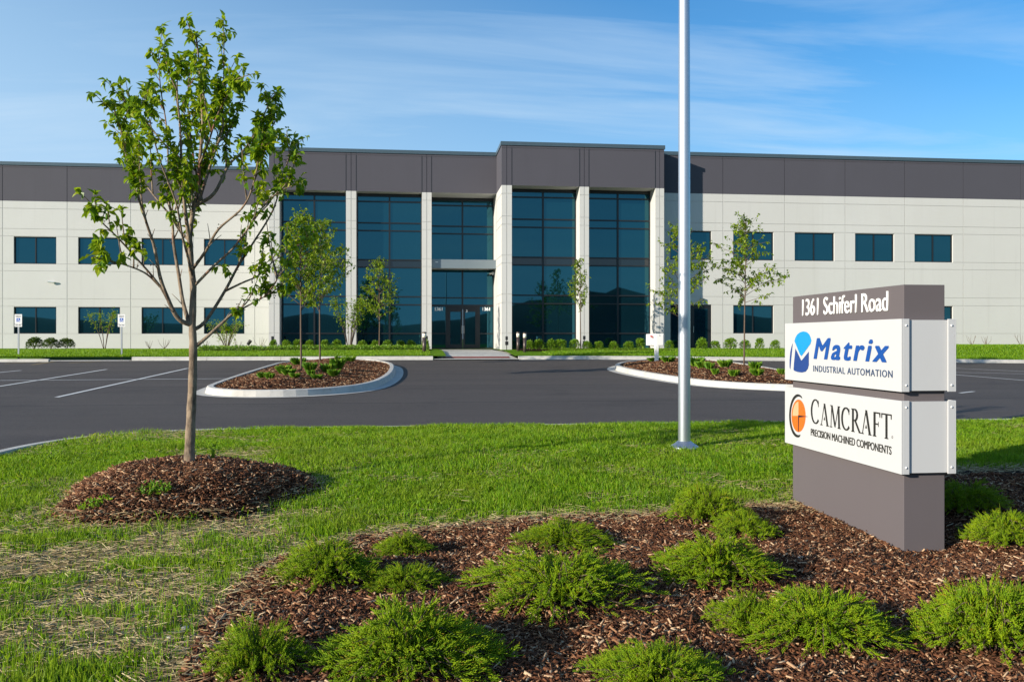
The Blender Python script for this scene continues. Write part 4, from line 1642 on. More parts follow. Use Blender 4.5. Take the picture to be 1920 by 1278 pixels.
me = serif_text('CAMCRAFT', span(1520.5, 1673, 790), 0.196, 'black_ink')
face_text(me, 1520.5, 792.5, P2, 'black serif capitals beside the orange emblem', 0.001)
me = text_mesh('tagline', 'PRECISION MACHINED COMPONENTS', 0.08, 'black_ink', 0.0015, 0.0, 0, 1.0, width=span(1521, 1672, 830), height=0.064, bold=0.0004)
face_text(me, 1521, 815.8, P2, 'small black capitals under the serif lettering', 0.002)
me = text_mesh('registered', 'o', 0.03, 'grey_sign_paint', 0.001, -0.0006, width=0.018, height=0.022)
face_text(me, 1672.3, 821.5, P2, 'tiny grey trade mark circle', 0.002)


def ell(cx, cy, rx, ry, a0, a1, n):
    return [(cx + rx * math.cos(rad(a0 + (a1 - a0) * i / n)), cy - ry * math.sin(rad(a0 + (a1 - a0) * i / n))) for i in range(n + 1)]


ecx, ecy = 1420 + 177 / 2.2825, 500 + 637 / 2.2825
face_poly(ell(ecx, ecy, 13.2, 30.5, 0, 360, 36)[:-1], 0.001, 0.001, 'orange_ink', 'emblem', P2)
face_poly(ell(ecx, ecy, 11.0, 26.5, 90, 180, 12) + [(ecx, ecy)], 0.0021, 0.0006, 'pale_orange_ink', 'emblem', P2)
o_ = ell(ecx - 1.5, ecy, 16.0, 40.5, 62, 284, 40); i_ = ell(ecx + 0.2, ecy, 14.6, 36.0, 62, 284, 40)
ringpts = o_ + i_[::-1]
pts = [face(u, v) for u, v in o_]; pti = [face(u, v) for u, v in i_]
mb = MB()
for i in range(40):
    mb.quad([(-0.0028, *pts[i]), (-0.0028, *pts[i + 1]), (-0.0028, *pti[i + 1]), (-0.0028, *pti[i])])
    mb.quad([(-0.0005, *pts[i]), (-0.0005, *pts[i + 1]), (-0.0028, *pts[i + 1]), (-0.0028, *pts[i])])
mb.build('emblem', 'black_ink', P2)
face_poly([(ecx - 0.6, ecy - 1.5), (ecx + 18, ecy + 1.4), (ecx + 1.2, ecy + 3.2), (ecx + 0.6, ecy + 30), (ecx - 0.8, ecy + 30)], 0.0029, 0.0006, 'black_ink', 'emblem', P2)

# ================================================================== FLAGPOLE
fp = gpt(1283, 843, z_near)
pr = 11.3 * pxm(1283, fp.y)
pole = thing('flagpole', 'tall silver flagpole standing in the lawn beside the sign', 'flagpole', fp)
H = 9.2
MB().lathe([(pr, 0.0), (pr, 0.01), (pr, 0.02), (pr, 0.05), (pr * 0.985, 2.5), (pr * 0.93, 5), (pr * 0.70, H - 0.02), (pr * 0.70, H - 0.01), (pr * 0.70, H)], 40).build('pole', 'brushed_aluminium', pole, smooth=True)
R_ = 27 * pxm(1283, fp.y)
MB().lathe([(R_, -0.05), (R_, 0.02), (R_ * 0.98, 0.045), (R_ * 0.93, 0.055), (R_ * 0.62, 0.09), (pr * 1.12, 0.115), (pr * 1.02, 0.118)], 40).build('base_flange', 'brushed_aluminium', pole, smooth=True)
MB().lathe([(0.01, H), (0.08, H + 0.03), (0.11, H + 0.12), (0.08, H + 0.2), (0.01, H + 0.23)], 20).build('finial', 'brushed_aluminium', pole, smooth=True)

# ================================================================== TREES AND SHRUBS
def catmull(P, m=5):
    P = [Vector(p) for p in P]
    Q = [P[0] * 2 - P[1]] + P + [P[-1] * 2 - P[-2]]
    o = []
    for i in range(1, len(Q) - 2):
        for j in range(m):
            t = j / m
            a, b, c, d = Q[i - 1], Q[i], Q[i + 1], Q[i + 2]
            o.append(0.5 * ((2 * b) + (c - a) * t + (2 * a - 5 * b + 4 * c - d) * t * t + (3 * b - a - 3 * c + d) * t ** 3))
    o.append(P[-1])
    return o


class Leaves:
    """many small folded leaves in one mesh; each leaf is an island of its own"""
    def __init__(s):
        s.v, s.f = [], []

    def leaf(s, p, d, up, L, W, fold=0.25, droop=0.25):
        d = d.normalized()
        sd = d.cross(up)
        if sd.length < 1e-4:
            sd = d.orthogonal()
        sd.normalize()
        n = sd.cross(d)
        b = len(s.v)
        A = p
        M = p + d * L * 0.5 - n * droop * L * 0.08
        T = p + d * L - n * droop * L * 0.5
        f = n * fold * W
        e1 = p + d * L * 0.35
        s.v += [tuple(A), tuple(M), tuple(T), tuple(e1 + sd * W / 2 + f), tuple(e1 - sd * W / 2 + f), tuple(p + d * L * 0.72 + sd * W * .32 + f * .6 - n * droop * L * .22), tuple(p + d * L * 0.72 - sd * W * .32 + f * .6 - n * droop * L * .22)]
        s.f += [(b, b + 1, b + 3), (b + 3, b + 1, b + 5), (b + 5, b + 1, b + 2), (b, b + 4, b + 1), (b + 4, b + 6, b + 1), (b + 6, b + 2, b + 1)]

    def simple(s, p, d, up, L, W):
        d = d.normalized()
        sd = d.cross(up)
        if sd.length < 1e-4:
            sd = d.orthogonal()
        sd.normalize()
        b = len(s.v)
        s.v += [tuple(p), tuple(p + d * L * .45 + sd * W / 2), tuple(p + d * L), tuple(p + d * L * .45 - sd * W / 2)]
        s.f += [(b, b + 1, b + 2, b + 3)]

    def mesh(s, name, mat):
        me = bpy.data.meshes.new(name)
        me.from_pydata(s.v, [], s.f)
        me.materials.append(MATS[mat])
        me.update()
        return me

    def build(s, name, mat, parent):
        return link(bpy.data.objects.new(name, s.mesh(name, mat)), parent)


def rvec(R):
    while True:
        q = Vector((R.uniform(-1, 1), R.uniform(-1, 1), R.uniform(-1, 1)))
        if 0.05 < q.length < 1:
            return q.normalized()


UP = Vector((0, 0, 1))


def cluster(lv, R, p, axis, n, L, W, droop=0.75, spread=1.0):
    """a spray of leaves round a shoot tip"""
    for i in range(n):
        d = (axis * 0.5 + rvec(R) * spread + Vector((0, 0, -droop))).normalized()
        q = p + rvec(R) * 0.02
        s = R.uniform(0.7, 1.2)
        lv.leaf(q, d, (UP + rvec(R) * 0.6).normalized(), L * s, W * s, R.uniform(0.1, 0.4), R.uniform(0.1, 0.7))


# ---- the big young tree, its limbs traced from the photo and given depth
tb = gpt(355, 868, z_near)
TY = tb.y
mt = thing('young_tree', 'tall young street tree with upswept limbs and fresh leaves, rising from the mulch mound', 'tree', tb)


def tp_(u, v, dy):
    p = pt(u, v, TY)
    p = Vector((p.x, TY, p.z)) - tb
    # give depth without moving the limb's place on the outline much
    kf = (TY + dy) / TY
    return Vector(((p.x + tb.x) * kf - tb.x, dy, (p.z + tb.z - EYE) * kf + EYE - tb.z))


R = random.Random(5)
LIMBS = [  # (points (u, v), end depth, r0 px, r1 px)
    ([(354.5, 874), (355, 850), (357, 790), (360, 720), (361, 650), (360, 610), (361, 538), (360, 500), (357, 466), (355, 440), (362, 395), (370, 352), (376, 297), (380, 240), (379, 196), (374, 125), (368, 72)], 0.1, 11.6, 1.6),
    ([(359, 614), (332, 596), (312, 553), (298, 516), (288, 462), (277, 422), (254, 352), (238, 302), (224, 240), (214, 205)], -0.55, 5.6, 1.4),
    ([(358, 610), (342, 566), (335, 516), (327, 459), (322, 420), (317, 368), (314, 305), (311, 235), (302, 165), (296, 105)], 0.6, 5.0, 1.3),
    ([(318, 566), (296, 530), (252, 480), (218, 442), (186, 411), (174, 385)], -0.9, 3.2, 1.2),
    ([(306, 538), (278, 515), (251, 502), (210, 490), (180, 484)], -1.0, 2.4, 1.0),
    ([(356, 462), (348, 392), (340, 313), (337, 235), (331, 170), (335, 118)], -0.5, 5.0, 1.3),
    ([(368, 384), (402, 363), (428, 310), (452, 286), (480, 252), (500, 205), (508, 180)], 0.35, 4.6, 1.2),
    ([(361, 505), (385, 470), (410, 430), (452, 391), (472, 352), (486, 297), (495, 258)], -0.7, 3.8, 1.2),
    ([(360, 617), (384, 602), (422, 546), (445, 502), (471, 462), (510, 396), (527, 344), (541, 297), (545, 268)], 0.75, 4.6, 1.2),
    ([(361, 646), (376, 642), (409, 612), (436, 587), (458, 577), (497, 556), (532, 533)], 0.2, 5.4, 1.2),
    ([(424, 545), (455, 530), (484, 516), (515, 489), (550, 466), (588, 438)], 1.0, 2.6, 1.0),
    ([(376, 392), (386, 340), (402, 289), (416, 242), (418, 196), (419, 130), (420, 60)], 0.3, 3.8, 1.2),
    ([(358, 452), (338, 432), (316, 400), (288, 364), (262, 330), (246, 290), (240, 258)], 0.8, 3.2, 1.1),
    ([(362, 516), (352, 480), (342, 440), (330, 380), (300, 300), (280, 230), (270, 185)], -0.8, 3.4, 1.1),
    ([(362, 540), (400, 498), (436, 466), (470, 420), (500, 380), (530, 356), (556, 346)], -0.2, 3.2, 1.1),
    ([(376, 300), (392, 268), (408, 216), (432, 168), (440, 150)], -0.6, 2.6, 1.1),
    ([(374, 376), (366, 320), (358, 250), (352, 180), (356, 120)], 0.6, 3.0, 1.1),
    ([(452, 286), (470, 286), (496, 262), (516, 226)], 0.5, 2.0, 1.0),
    ([(340, 313), (310, 272), (280, 236), (252, 205), (232, 196)], 0.1, 2.4, 1.0),
    ([(497, 556), (515, 530), (528, 500), (560, 470), (575, 440)], 0.5, 2.0, 0.9),
]
pm = pxm(355, TY)
wood = MB()
lv = Leaves()
berries = MB()
trunk_pts = None
centre = []
for li, (pp, dz, r0, r1) in enumerate(LIMBS):
    n = len(pp)
    base = 0.0
    P = []
    for i, (u, v) in enumerate(pp):
        t = i / (n - 1)
        P.append(tp_(u + (R.uniform(-1.5, 1.5) if i else 0), v, dz * t ** 1.1))
    if li:
        P[0] = min(centre, key=lambda q: (q - P[0]).length).copy()
    C = catmull(P, 5)
    centre += C[:-3]
    RR = [max(0.0035, ((r0 * (0.9 if li else 1)) + (r1 - r0) * (i / (len(C) - 1)) ** (0.7 if li else 0.62)) * pm) for i in range(len(C))]
    if li == 0:
        RR = [q * (1 + 0.22 * math.exp(-i / 2.0)) * (1 + 0.05 * math.sin(i * 1.7)) for i, q in enumerate(RR)]
        RR[0] *= 1.12
    (wood).tube(C, RR, 12 if li == 0 else 8, 0 if li == 0 else 0)
    # side shoots
    L = len(C)
    for i in range(4, L):
        t = i / (L - 1)
        hz = C[i].z
        pv = HOR - (hz + tb.z - EYE) / pm        # photo height of this spot
        if li == 0 and pv > 470:
            continue
        upper = pv < 335
        tang = (C[min(i + 1, L - 1)] - C[i - 1]).normalized()
        for rep_ in range(1 if upper else 1):
          if R.random() < (0.78 if upper else 0.55) * (0.35 + 0.65 * t):
              side = rvec(R)
              side = (side - tang * side.dot(tang)).normalized()
              d = (tang * 0.75 + side * 0.8 + UP * 0.35).normalized()
              ln = R.uniform(0.06, 0.30) * (1.0 if upper else 0.6)
              p0 = C[i]
              p1 = p0 + d * ln * 0.55 + UP * 0.01
              p2 = p0 + d * ln + UP * 0.05 * ln
              wood.tube([p0, p1, p2], [0.005, 0.0038, 0.0025], 5)
              if upper or t > 0.6 or R.random() < 0.25:
                  cluster(lv, R, p2, d, R.randint(4, 8) if upper else R.randint(3, 6), 0.084, 0.050)
                  if ln > 0.14:
                      cluster(lv, R, p1, d, R.randint(3, 5), 0.080, 0.048)
        if upper and R.random() < 0.25:
            cluster(lv, R, C[i] + rvec(R) * 0.03, tang, R.randint(3, 5), 0.084, 0.050)
        if R.random() < 0.14 and t > 0.3:
            q = C[i] + rvec(R) * 0.05
            for _ in range(R.randint(2, 4)):
                q2 = q + rvec(R) * 0.02
                berries.lathe([(0.002, -0.006), (0.006, -0.002), (0.006, 0.003), (0.002, 0.006)], 6, c=tuple(q2))
                berries.tube([C[i], q2], 0.0012, 4, 0)
    # secondary upright shoots, thin and mostly bare with leaves at the end
    for q_ in range(R.randint(2, 4) if li else 7):
        g = R.uniform(0.3, 0.85) if li else R.uniform(0.5, 0.9)
        i = int(g * (L - 1))
        tang = (C[min(i + 1, L - 1)] - C[i - 1]).normalized()
        side = rvec(R); side = (side - tang * side.dot(tang)).normalized()
        ln = R.uniform(0.35, 0.85) * (0.5 if li in (3, 4, 9, 10) else 1)
        ln = min(ln, max(0.08, EYE - tb.z + (4.25 + tb.z - EYE) * (TY + C[i].y - 0.2) / TY - 1.1 * abs(C[i].x) - C[i].z))
        p0 = C[i]
        d0 = (tang * 0.8 + side * 0.55 + UP * 0.45).normalized()
        S = catmull([p0, p0 + d0 * ln * .35, p0 + (d0 + UP * .3).normalized() * ln * .7, p0 + (d0 + UP * .45).normalized() * ln], 4)
        wood.tube(S, [0.0085 * (1 - 0.75 * a_ / len(S)) for a_ in range(len(S))], 6)
        for a_ in range(3, len(S)):
            if R.random() < (0.75 if S[a_].z > 2.7 else 0.35) or a_ == len(S) - 1:
                cluster(lv, R, S[a_], (S[a_] - S[a_ - 1]).normalized(), R.randint(3, 7), 0.084, 0.05)
    e = C[-1]
    td = (C[-1] - C[-4]).normalized()
    for _ in range(4):
        q = e + td * R.uniform(-0.16, 0.06) + rvec(R) * 0.07
        cluster(lv, R, q, td, R.randint(5, 8), 0.09, 0.056)
wood.build('trunk', 'bark', mt, smooth=True)
lv.build('crown', 'pear_leaf', mt)
berries.build('fruit', 'berry', mt)['kind'] = 'stuff'


def young_tree(name, loc, H, base, rad_, seed, label, leafL, nbr=26, lean=0.0, sparse=1.0, group=None, mat='young_leaf', ang=(0.9, 0.25), cat='tree', dens=1.0, r0=0.03):
    """small nursery tree: straight leader, side branches, leaf sprays"""
    R = random.Random(seed)
    t = thing(name, label, cat, loc, 0, group)
    wood, lv = MB(), Leaves()
    top = Vector((lean * H, 0, H))
    lead = catmull([Vector((0, 0, -0.1)), Vector((lean * H * .3 + R.uniform(-.03, .03), R.uniform(-.03, .03), H * .35)), Vector((lean * H * .6 + R.uniform(-.05, .05), R.uniform(-.05, .05), H * .68)), top], 5)
    wood.tube(lead, [max(0.006, r0 * (1 - 0.85 * i / (len(lead) - 1))) for i in range(len(lead))], 8)
    for b in range(nbr):
        f = (b + R.random()) / nbr
        zz = base + (H - base) * f * 0.97
        q = min(len(lead) - 2, int(zz / H * (len(lead) - 1)))
        tt = zz / H * (len(lead) - 1) - q
        p0 = lead[q].lerp(lead[q + 1], max(0, min(1, tt)))
        az = R.random() * 6.283
        prof = (1 - f) ** 0.6 * (0.62 + 0.38 * min(1, f * 5))
        ln = rad_ * (0.65 + 0.65 * R.random()) * max(0.2, prof)
        rise = ang[0] + ang[1] * R.uniform(-1, 1)
        d = Vector((math.cos(az), math.sin(az), rise)).normalized()
        p1 = p0 + d * ln * 0.5
        p2 = p0 + d * ln + Vector((0, 0, -0.08 * ln))
        br = [p0, p1 + rvec(R) * 0.04 * ln, p2]
        Cb = catmull(br, 4)
        wood.tube(Cb, [max(0.004, r0 * 0.36 * (1 - i / len(Cb))) for i in range(len(Cb))], 5)
        nt_ = max(3, int(7 * ln / rad_ * dens + 2))
        for k_ in range(nt_):
            g = 0.25 + 0.75 * (k_ + R.random()) / nt_
            qi = min(len(Cb) - 2, int(g * (len(Cb) - 1)))
            c0 = Cb[qi].lerp(Cb[qi + 1], g * (len(Cb) - 1) - qi)
            sd = (d * 0.5 + rvec(R) * 0.9 + UP * 0.15).normalized()
            sl = R.uniform(0.08, 0.28) * rad_ * 0.8
            c1 = c0 + sd * sl
            wood.tube([c0, c1], [0.004, 0.002], 4, 0, False)
            for e in range(int(R.randint(4, 8) * sparse)):
                pq = c0.lerp(c1, R.uniform(0.2, 1.05)) + rvec(R) * 0.03
                ld = (sd * 0.4 + rvec(R) + Vector((0, 0, -0.45))).normalized()
                sc_ = R.uniform(0.7, 1.25)
                lv.leaf(pq, ld, (UP + rvec(R) * 0.7).normalized(), leafL * sc_, leafL * 0.55 * sc_, 0.2, 0.4)
    for _ in range(int(14 * sparse)):
        pq = top + rvec(R) * 0.1 - UP * R.uniform(0, 0.3)
        lv.leaf(pq, (rvec(R) + Vector((0, 0, -.3))).normalized(), UP, leafL, leafL * .55)
    wood.build('trunk', 'twig_bark', t, smooth=True)
    lv.build('crown', mat, t)
    return t


def at_far(u, Y):
    x = X_at(u, Y)
    return Vector((x, Y, float(z_far2(x, Y))))


def hgt(u, vtop, loc):
    return pt(u, vtop, loc.y).z - loc.z


p = gpt(565, 696, ZL); young_tree('young_tree', p, hgt(565, 400, p), hgt(565, 590, p), 84 * pxm(565, p.y), 3, 'young tree at the front of the left planting island', 0.11, 60, 0, 1.15, 'young trees in the parking islands', r0=0.032, dens=1.15)
p = gpt(600, 676, ZL); young_tree('young_tree', p, hgt(604, 415, p), hgt(600, 590, p), 84 * pxm(600, p.y), 4, 'young tree at the back of the left planting island', 0.115, 60, 0.006, 1.15, 'young trees in the parking islands', r0=0.034, dens=1.15)
p = at_far(711, 43.6); young_tree('young_tree', p, hgt(711, 487, p), hgt(711, 605, p), 58 * pxm(711, p.y), 6, 'young tree in front of the second glazed bay', 0.125, 40, 0, 1.15, 'young trees along the building', r0=0.035)
p = at_far(1089, 43.2); young_tree('young_tree', p, hgt(1089, 486, p), hgt(1089, 595, p), 40 * pxm(1089, p.y), 8, 'slim young tree before the middle pier of the forward bay', 0.12, 34, 0, 0.75, 'young trees along the building', ang=(1.5, 0.4), r0=0.032)
p = gpt(1279, 676, ZR); young_tree('young_tree', p, hgt(1272, 425, p), hgt(1272, 600, p), 86 * pxm(1272, p.y), 9, 'young tree partly hidden behind the flagpole', 0.115, 48, -0.012, 1.2, 'young trees in the parking islands', ang=(0.85, 0.3), r0=0.03)
p = gpt(1395, 686, ZR); young_tree('young_tree', p, hgt(1402, 410, p), hgt(1397, 575, p), 88 * pxm(1395, p.y), 10, 'young tree in the right island beside the sign', 0.115, 50, 0.012, 1.25, 'young trees in the parking islands', ang=(0.55, 0.35), r0=0.034)


def stem_shrub(name, loc, H, Rw, seed, label, mat, leafL, nst=9, start=0.35, nl=55, group=None, cat='shrub'):
    """multi-stemmed shrub: stems fan out from the ground, leaves in the upper part"""
    R = random.Random(seed)
    t = thing(name, label, cat, loc, 0, group)
    wood, lv = MB(), Leaves()
    for i in range(nst):
        az = R.random() * 6.283
        rr = Rw * R.uniform(0.35, 1.0)
        P = [Vector((0.04 * math.cos(az), 0.04 * math.sin(az), -0.05)), Vector((math.cos(az) * rr * .35, math.sin(az) * rr * .35, H * .40)), Vector((math.cos(az) * rr * .8, math.sin(az) * rr * .8, H * R.uniform(.7, .85))), Vector((math.cos(az) * rr, math.sin(az) * rr, H * R.uniform(.8, 1.0)))]
        Cb = catmull(P, 4)
        wood.tube(Cb, [0.016 * (1 - 0.8 * k_ / len(Cb)) + 0.002 for k_ in range(len(Cb))], 5)
        for e in range(nl):
            g = start + (1 - start) * R.random()
            qi = min(len(Cb) - 2, int(g * (len(Cb) - 1)))
            pq = Cb[qi].lerp(Cb[qi + 1], g * (len(Cb) - 1) - qi) + rvec(R) * Rw * 0.30 * R.random()
            sc_ = R.uniform(.7, 1.25)
            lv.leaf(pq, (rvec(R) + Vector((0, 0, -.1))).normalized(), (UP + rvec(R) * .7).normalized(), leafL * sc_, leafL * .5 * sc_)
    wood.build('stems', 'twig_bark', t, smooth=True)
    lv.build('foliage', mat, t)
    return t


p = at_far(196, 50.5); stem_shrub('tall_shrub', p, hgt(196, 582, p), 1.0, 20, 'vase shaped yellow green shrub below the second window from the left', 'young_leaf', 0.10, 10, 0.40, 60)
p = at_far(425, 50.0); stem_shrub('tall_shrub', p, hgt(425, 600, p), 1.15, 21, 'loose spreading yellow green shrub behind the tree trunk', 'young_leaf', 0.10, 16, 0.22, 42)
p = at_far(655, 44.0); stem_shrub('tall_shrub', p, hgt(655, 555, p), 1.35, 22, 'big multi stemmed shrub in front of the pier between glazed bays', 'young_leaf', 0.12, 12, 0.35, 95)


def shrub_mesh(seed, mat, n=950):
    """round clipped shrub about 1 m across and 0.85 m tall, leafy through its volume"""
    R = random.Random(seed)
    lv = Leaves()
    lob = [(rvec(R), R.uniform(0.7, 1.1)) for _ in range(9)]
    for i in range(n):
        d = rvec(R)
        d.z = d.z if d.z > -0.55 else -d.z
        k_ = 0.80 + 0.25 * max((d.dot(a) ** 3 * b if d.dot(a) > 0 else 0) for a, b in lob)
        rr = (R.random() ** 0.35) * k_
        p = Vector((d.x * 0.46 * rr, d.y * 0.46 * rr, 0.33 + d.z * 0.46 * rr))
        s = R.uniform(0.06, 0.13)
        lv.leaf(p, (d + rvec(R) * 0.8 + UP * 0.25).normalized(), (UP + rvec(R) * .8).normalized(), s, s * 0.55, 0.2, 0.2)
    return lv


def small_shrubs(items, mat, seed0, group):
    protos = []
    for q in range(3):
        lvs = shrub_mesh(seed0 + q, mat)
        st = MB()
        R = random.Random(seed0 + q)
        for i in range(7):
            a = R.random() * 6.28
            st.tube([(0, 0, -0.05), (math.cos(a) * .12, math.sin(a) * .12, .25), (math.cos(a) * .3, math.sin(a) * .3, .5)], [.012, .008, .003], 5)
        protos.append((lvs.mesh('foliage', mat), st.mesh('stems', 'twig_bark')))
    R = random.Random(seed0)
    for i, (u, v, wpx, hpx, Y, label) in enumerate(items):
        loc = at_far(u, Y)
        m_ = pxm(u, Y)
        t = thing('shrub', label, 'shrub', loc, R.random() * 6.28, group)
        t.scale = (wpx * m_ / 0.80, wpx * m_ / 0.80, (hpx + 4.5) * m_ / 0.78)
        a, b = protos[i % 3]
        link(bpy.data.objects.new('foliage', a), t)
        link(bpy.data.objects.new('stems', b), t)


small_shrubs([(64, 655, 28, 17, 50.5, 'dark round shrub behind the left parking sign'), (95, 655, 26, 16, 50.3, 'dark round shrub between the left parking sign and the wall seam'), (125, 653, 26, 15, 50.6, 'dark round shrub on the wall seam left of the vase shaped shrub')],
             'dark_shrub_leaf', 60, 'dark shrubs below the left wing')
xs = [538, 558, 580, 609, 631]
small_shrubs([(512, 656, 14, 16, 44.6, 'narrow green shrub at the foot of the leftmost pier')] +
             [(u, 652, 17, 14, 45.6, '%s green shrub from the leftmost pier, below the first glazed bay' % ORD[i]) for i, u in enumerate(xs)] +
             [(u, 652, w_, 13, 45.6, '%s green shrub below the second glazed bay, counted from the left' % ORD[i]) for i, (u, w_) in enumerate([(680, 18), (703, 15), (727, 16), (752, 17), (771, 16)])] +
             [(797, 655, 14, 15, 44.6, 'green shrub behind the bollard light left of the entrance')],
             'shrub_leaf', 70, 'shrubs left of the entrance')
small_shrubs([(u, 652, w_, h_, 43.0, '%s bright green shrub right of the entrance bollards' % ORD[i]) for i, (u, w_, h_) in enumerate([(993, 15, 15), (1011, 20, 16), (1033, 18, 16), (1051, 20, 16), (1077, 18, 16)])] +
             [(u, 652, w_, h_, 43.0, '%s bright green shrub right of the slim tree' % ORD[i]) for i, (u, w_, h_) in enumerate([(1101, 17, 12), (1123, 16, 12), (1151, 16, 12), (1179, 18, 12), (1201, 16, 18)])] +
             [(u, 652, w_, h_, 43.6, l_) for (u, w_, h_, l_) in [(1255, 15, 13, 'bright green shrub between the white mailbox and the flagpole'), (1316, 18, 18, 'bright green shrub right behind the flagpole, by the side door'),
                                                               (1341, 17, 13, 'low bright green shrub right of the side door'), (1369, 22, 18, 'wide bright green shrub left of the right island tree'),
                                                               (1397, 18, 14, 'bright green shrub behind the trunk of the right island tree'), (1424, 15, 18, 'upright bright green shrub second left of the sign'),
                                                               (1453, 16, 14, 'bright green shrub just left of the sign')]],
             'shrub_leaf', 80, 'shrubs right of the entrance')


def bare_twigs(u, Y, label, seed, hpx=16):
    R = random.Random(seed)
    loc = at_far(u, Y)
    t = MB()
    h = hpx * pxm(u, Y)
    for i in range(6):
        a = R.uniform(-1, 1)
        t.tube([(0, 0, -0.03), (a * h * .4, R.uniform(-.1, .1), h * .45), (a * h * .62, R.uniform(-.1, .1), h * R.uniform(.8, 1.0))], [.012, .009, .005], 4)
    o = t.build('bare_shrub', 'twig_bark')
    o.location = loc
    tag(o, label, 'shrub', 'bare shrubs against the wall')


bare_twigs(281, 52.5, 'bare twiggy shrub below the third window, left one of the pair', 1)
bare_twigs(308, 52.5, 'bare twiggy shrub below the third window, right one of the pair', 2, 20)
bare_twigs(386, 52.5, 'bare twiggy shrub between the tree trunk and the loose shrub', 3)
bare_twigs(447, 52.5, 'bare twiggy shrub between the loose shrub and the floodlight', 4)
bare_twigs(488, 52.5, 'bare twiggy shrub left of the leftmost pier', 5, 22)
bare_twigs(1823, 45.6, 'bare twiggy shrub on the wall seam right of the sign', 6, 21)
bare_twigs(1849, 45.6, 'bare twiggy shrub on the plain wall right of the sign', 7, 20)
bare_twigs(1914, 45.6, 'bare twiggy shrub at the right edge', 8, 22)

# planting strips (mulch and low ground cover) below the glazing
mb = MB()


def strip(name, x0, x1, y0, y1, label):
    o = grid_mesh(name, np.linspace(x0, x1, 40), np.linspace(y0, y1, 14), lambda X, Y: z_far2(X, Y) + 0.035, 'mulch_soil')
    structure(o, label)


strip('planting_bed', -10.4, 1.0, 42.8, 48.6, 'mulched bed below the left glazing')
strip('planting_bed', 5.3, 13.4, 42.0, 46.4, 'mulched bed below the right glazing')
R = random.Random(77)
lv = Leaves()
for i in range(2600):
    x = R.uniform(-10.2, 0.8); y = R.uniform(42.8, 44.3)
    z = float(z_far2(x, y)) + 0.05
    for _ in range(3):
        lv.simple(Vector((x + R.uniform(-.08, .08), y + R.uniform(-.08, .08), z + R.uniform(0, .16))), rvec(R) + UP * .5, rvec(R), R.uniform(.07, .13), R.uniform(.03, .05))
o = lv.build('ground_cover', 'lily_leaf', None)
tag(o, 'low leafy ground cover in front of the left shrubs', None, None, 'stuff')


def lily(u, v, zf, hpx, wpx, label, seed, group):
    """clump of strap leaves"""
    R = random.Random(seed)
    loc = gpt(u, v, zf)
    m_ = pxm(u, loc.y)
    h, w_ = hpx * m_ * 1.15, wpx * m_ * .55
    lv = Leaves()
    for i in range(120):
        a = R.random() * 6.283
        rr = w_ * R.random() ** .6
        b0 = Vector((math.cos(a) * rr * .55, math.sin(a) * rr * .55, -0.02))
        d = Vector((math.cos(a) * rr * .6, math.sin(a) * rr * .6, h * R.uniform(.6, 1)))
        wl_ = 0.011
        sd = Vector((-math.sin(a), math.cos(a), 0)) * wl_
        mid = b0 + d * .6 + UP * h * .1
        tip = b0 + d + Vector((math.cos(a), math.sin(a), -.4)) * w_ * .35
        b = len(lv.v)
        lv.v += [tuple(b0 - sd), tuple(b0 + sd), tuple(mid + sd), tuple(tip), tuple(mid - sd)]
        lv.f += [(b, b + 1, b + 2, b + 3, b + 4)]
    o = lv.build('perennial_clump', 'lily_leaf', None)
    o.location = loc
    tag(o, label, 'plant', group)


G1, G2 = 'clumps of perennials on the left island', 'clumps of perennials on the right island'
for i, (u, v, h, w_, l) in enumerate([(494, 709, 14, 18, 'grassy clump nearest the left end of the left island'), (506, 710, 13, 14, 'grassy clump second from the left end of the left island'),
                                      (532, 700, 18, 22, 'tall grassy clump left of the front island tree'), (541, 703, 14, 20, 'grassy clump just left of the front island tree trunk'),
                                      (552, 708, 11, 15, 'small grassy clump below the front island tree, on its left'), (581, 697, 20, 20, 'tall grassy clump between the two left island trees'),
                                      (583, 704, 12, 12, 'small grassy clump right of the front island tree'), (594, 710, 11, 16, 'grassy clump nearest the front kerb of the left island'),
                                      (615, 699, 20, 22, 'wide grassy clump right of the back island tree'), (626, 705, 15, 18, 'grassy clump rightmost in front on the left island'),
                                      (634, 692, 22, 22, 'yellowish tall clump right of centre on the left island'), (640, 680, 14, 20, 'grassy clump at the back of the left island, towards the right'), (658, 678, 12, 14, 'grassy clump at the back right of the left island'),
                                      (560, 684, 16, 22, 'grassy clump at the back of the left island, behind the front tree')]):
    lily(u, v, ZL, h, w_, l, 200 + i, G1)
for i, (u, v, h, w_, l) in enumerate([(1227, 677, 9, 20, 'low grassy clump at the mailbox post'), (1253, 679, 13, 20, 'grassy clump left of the flagpole on the right island'), (1305, 686, 19, 24, 'tall ragged clump just right of the flagpole'),
                                      (1316, 690, 15, 20, 'yellowish clump right of the flagpole, towards the front'), (1330, 692, 14, 14, 'small green clump in the middle of the right island'), (1359, 689, 17, 20, 'tall clump left of the right island tree'),
                                      (1341, 702, 13, 12, 'lone small clump near the front kerb of the right island'), (1376, 705, 14, 16, 'green clump in front of the right island tree'), (1416, 693, 17, 18, 'clump right of the right island tree, at the back'),
                                      (1419, 703, 14, 20, 'clump right of the right island tree, in front'), (1466, 702, 13, 14, 'clump peeping out left of the sign')]):
    lily(u, v, ZR, h, w_, l, 300 + i, G2)

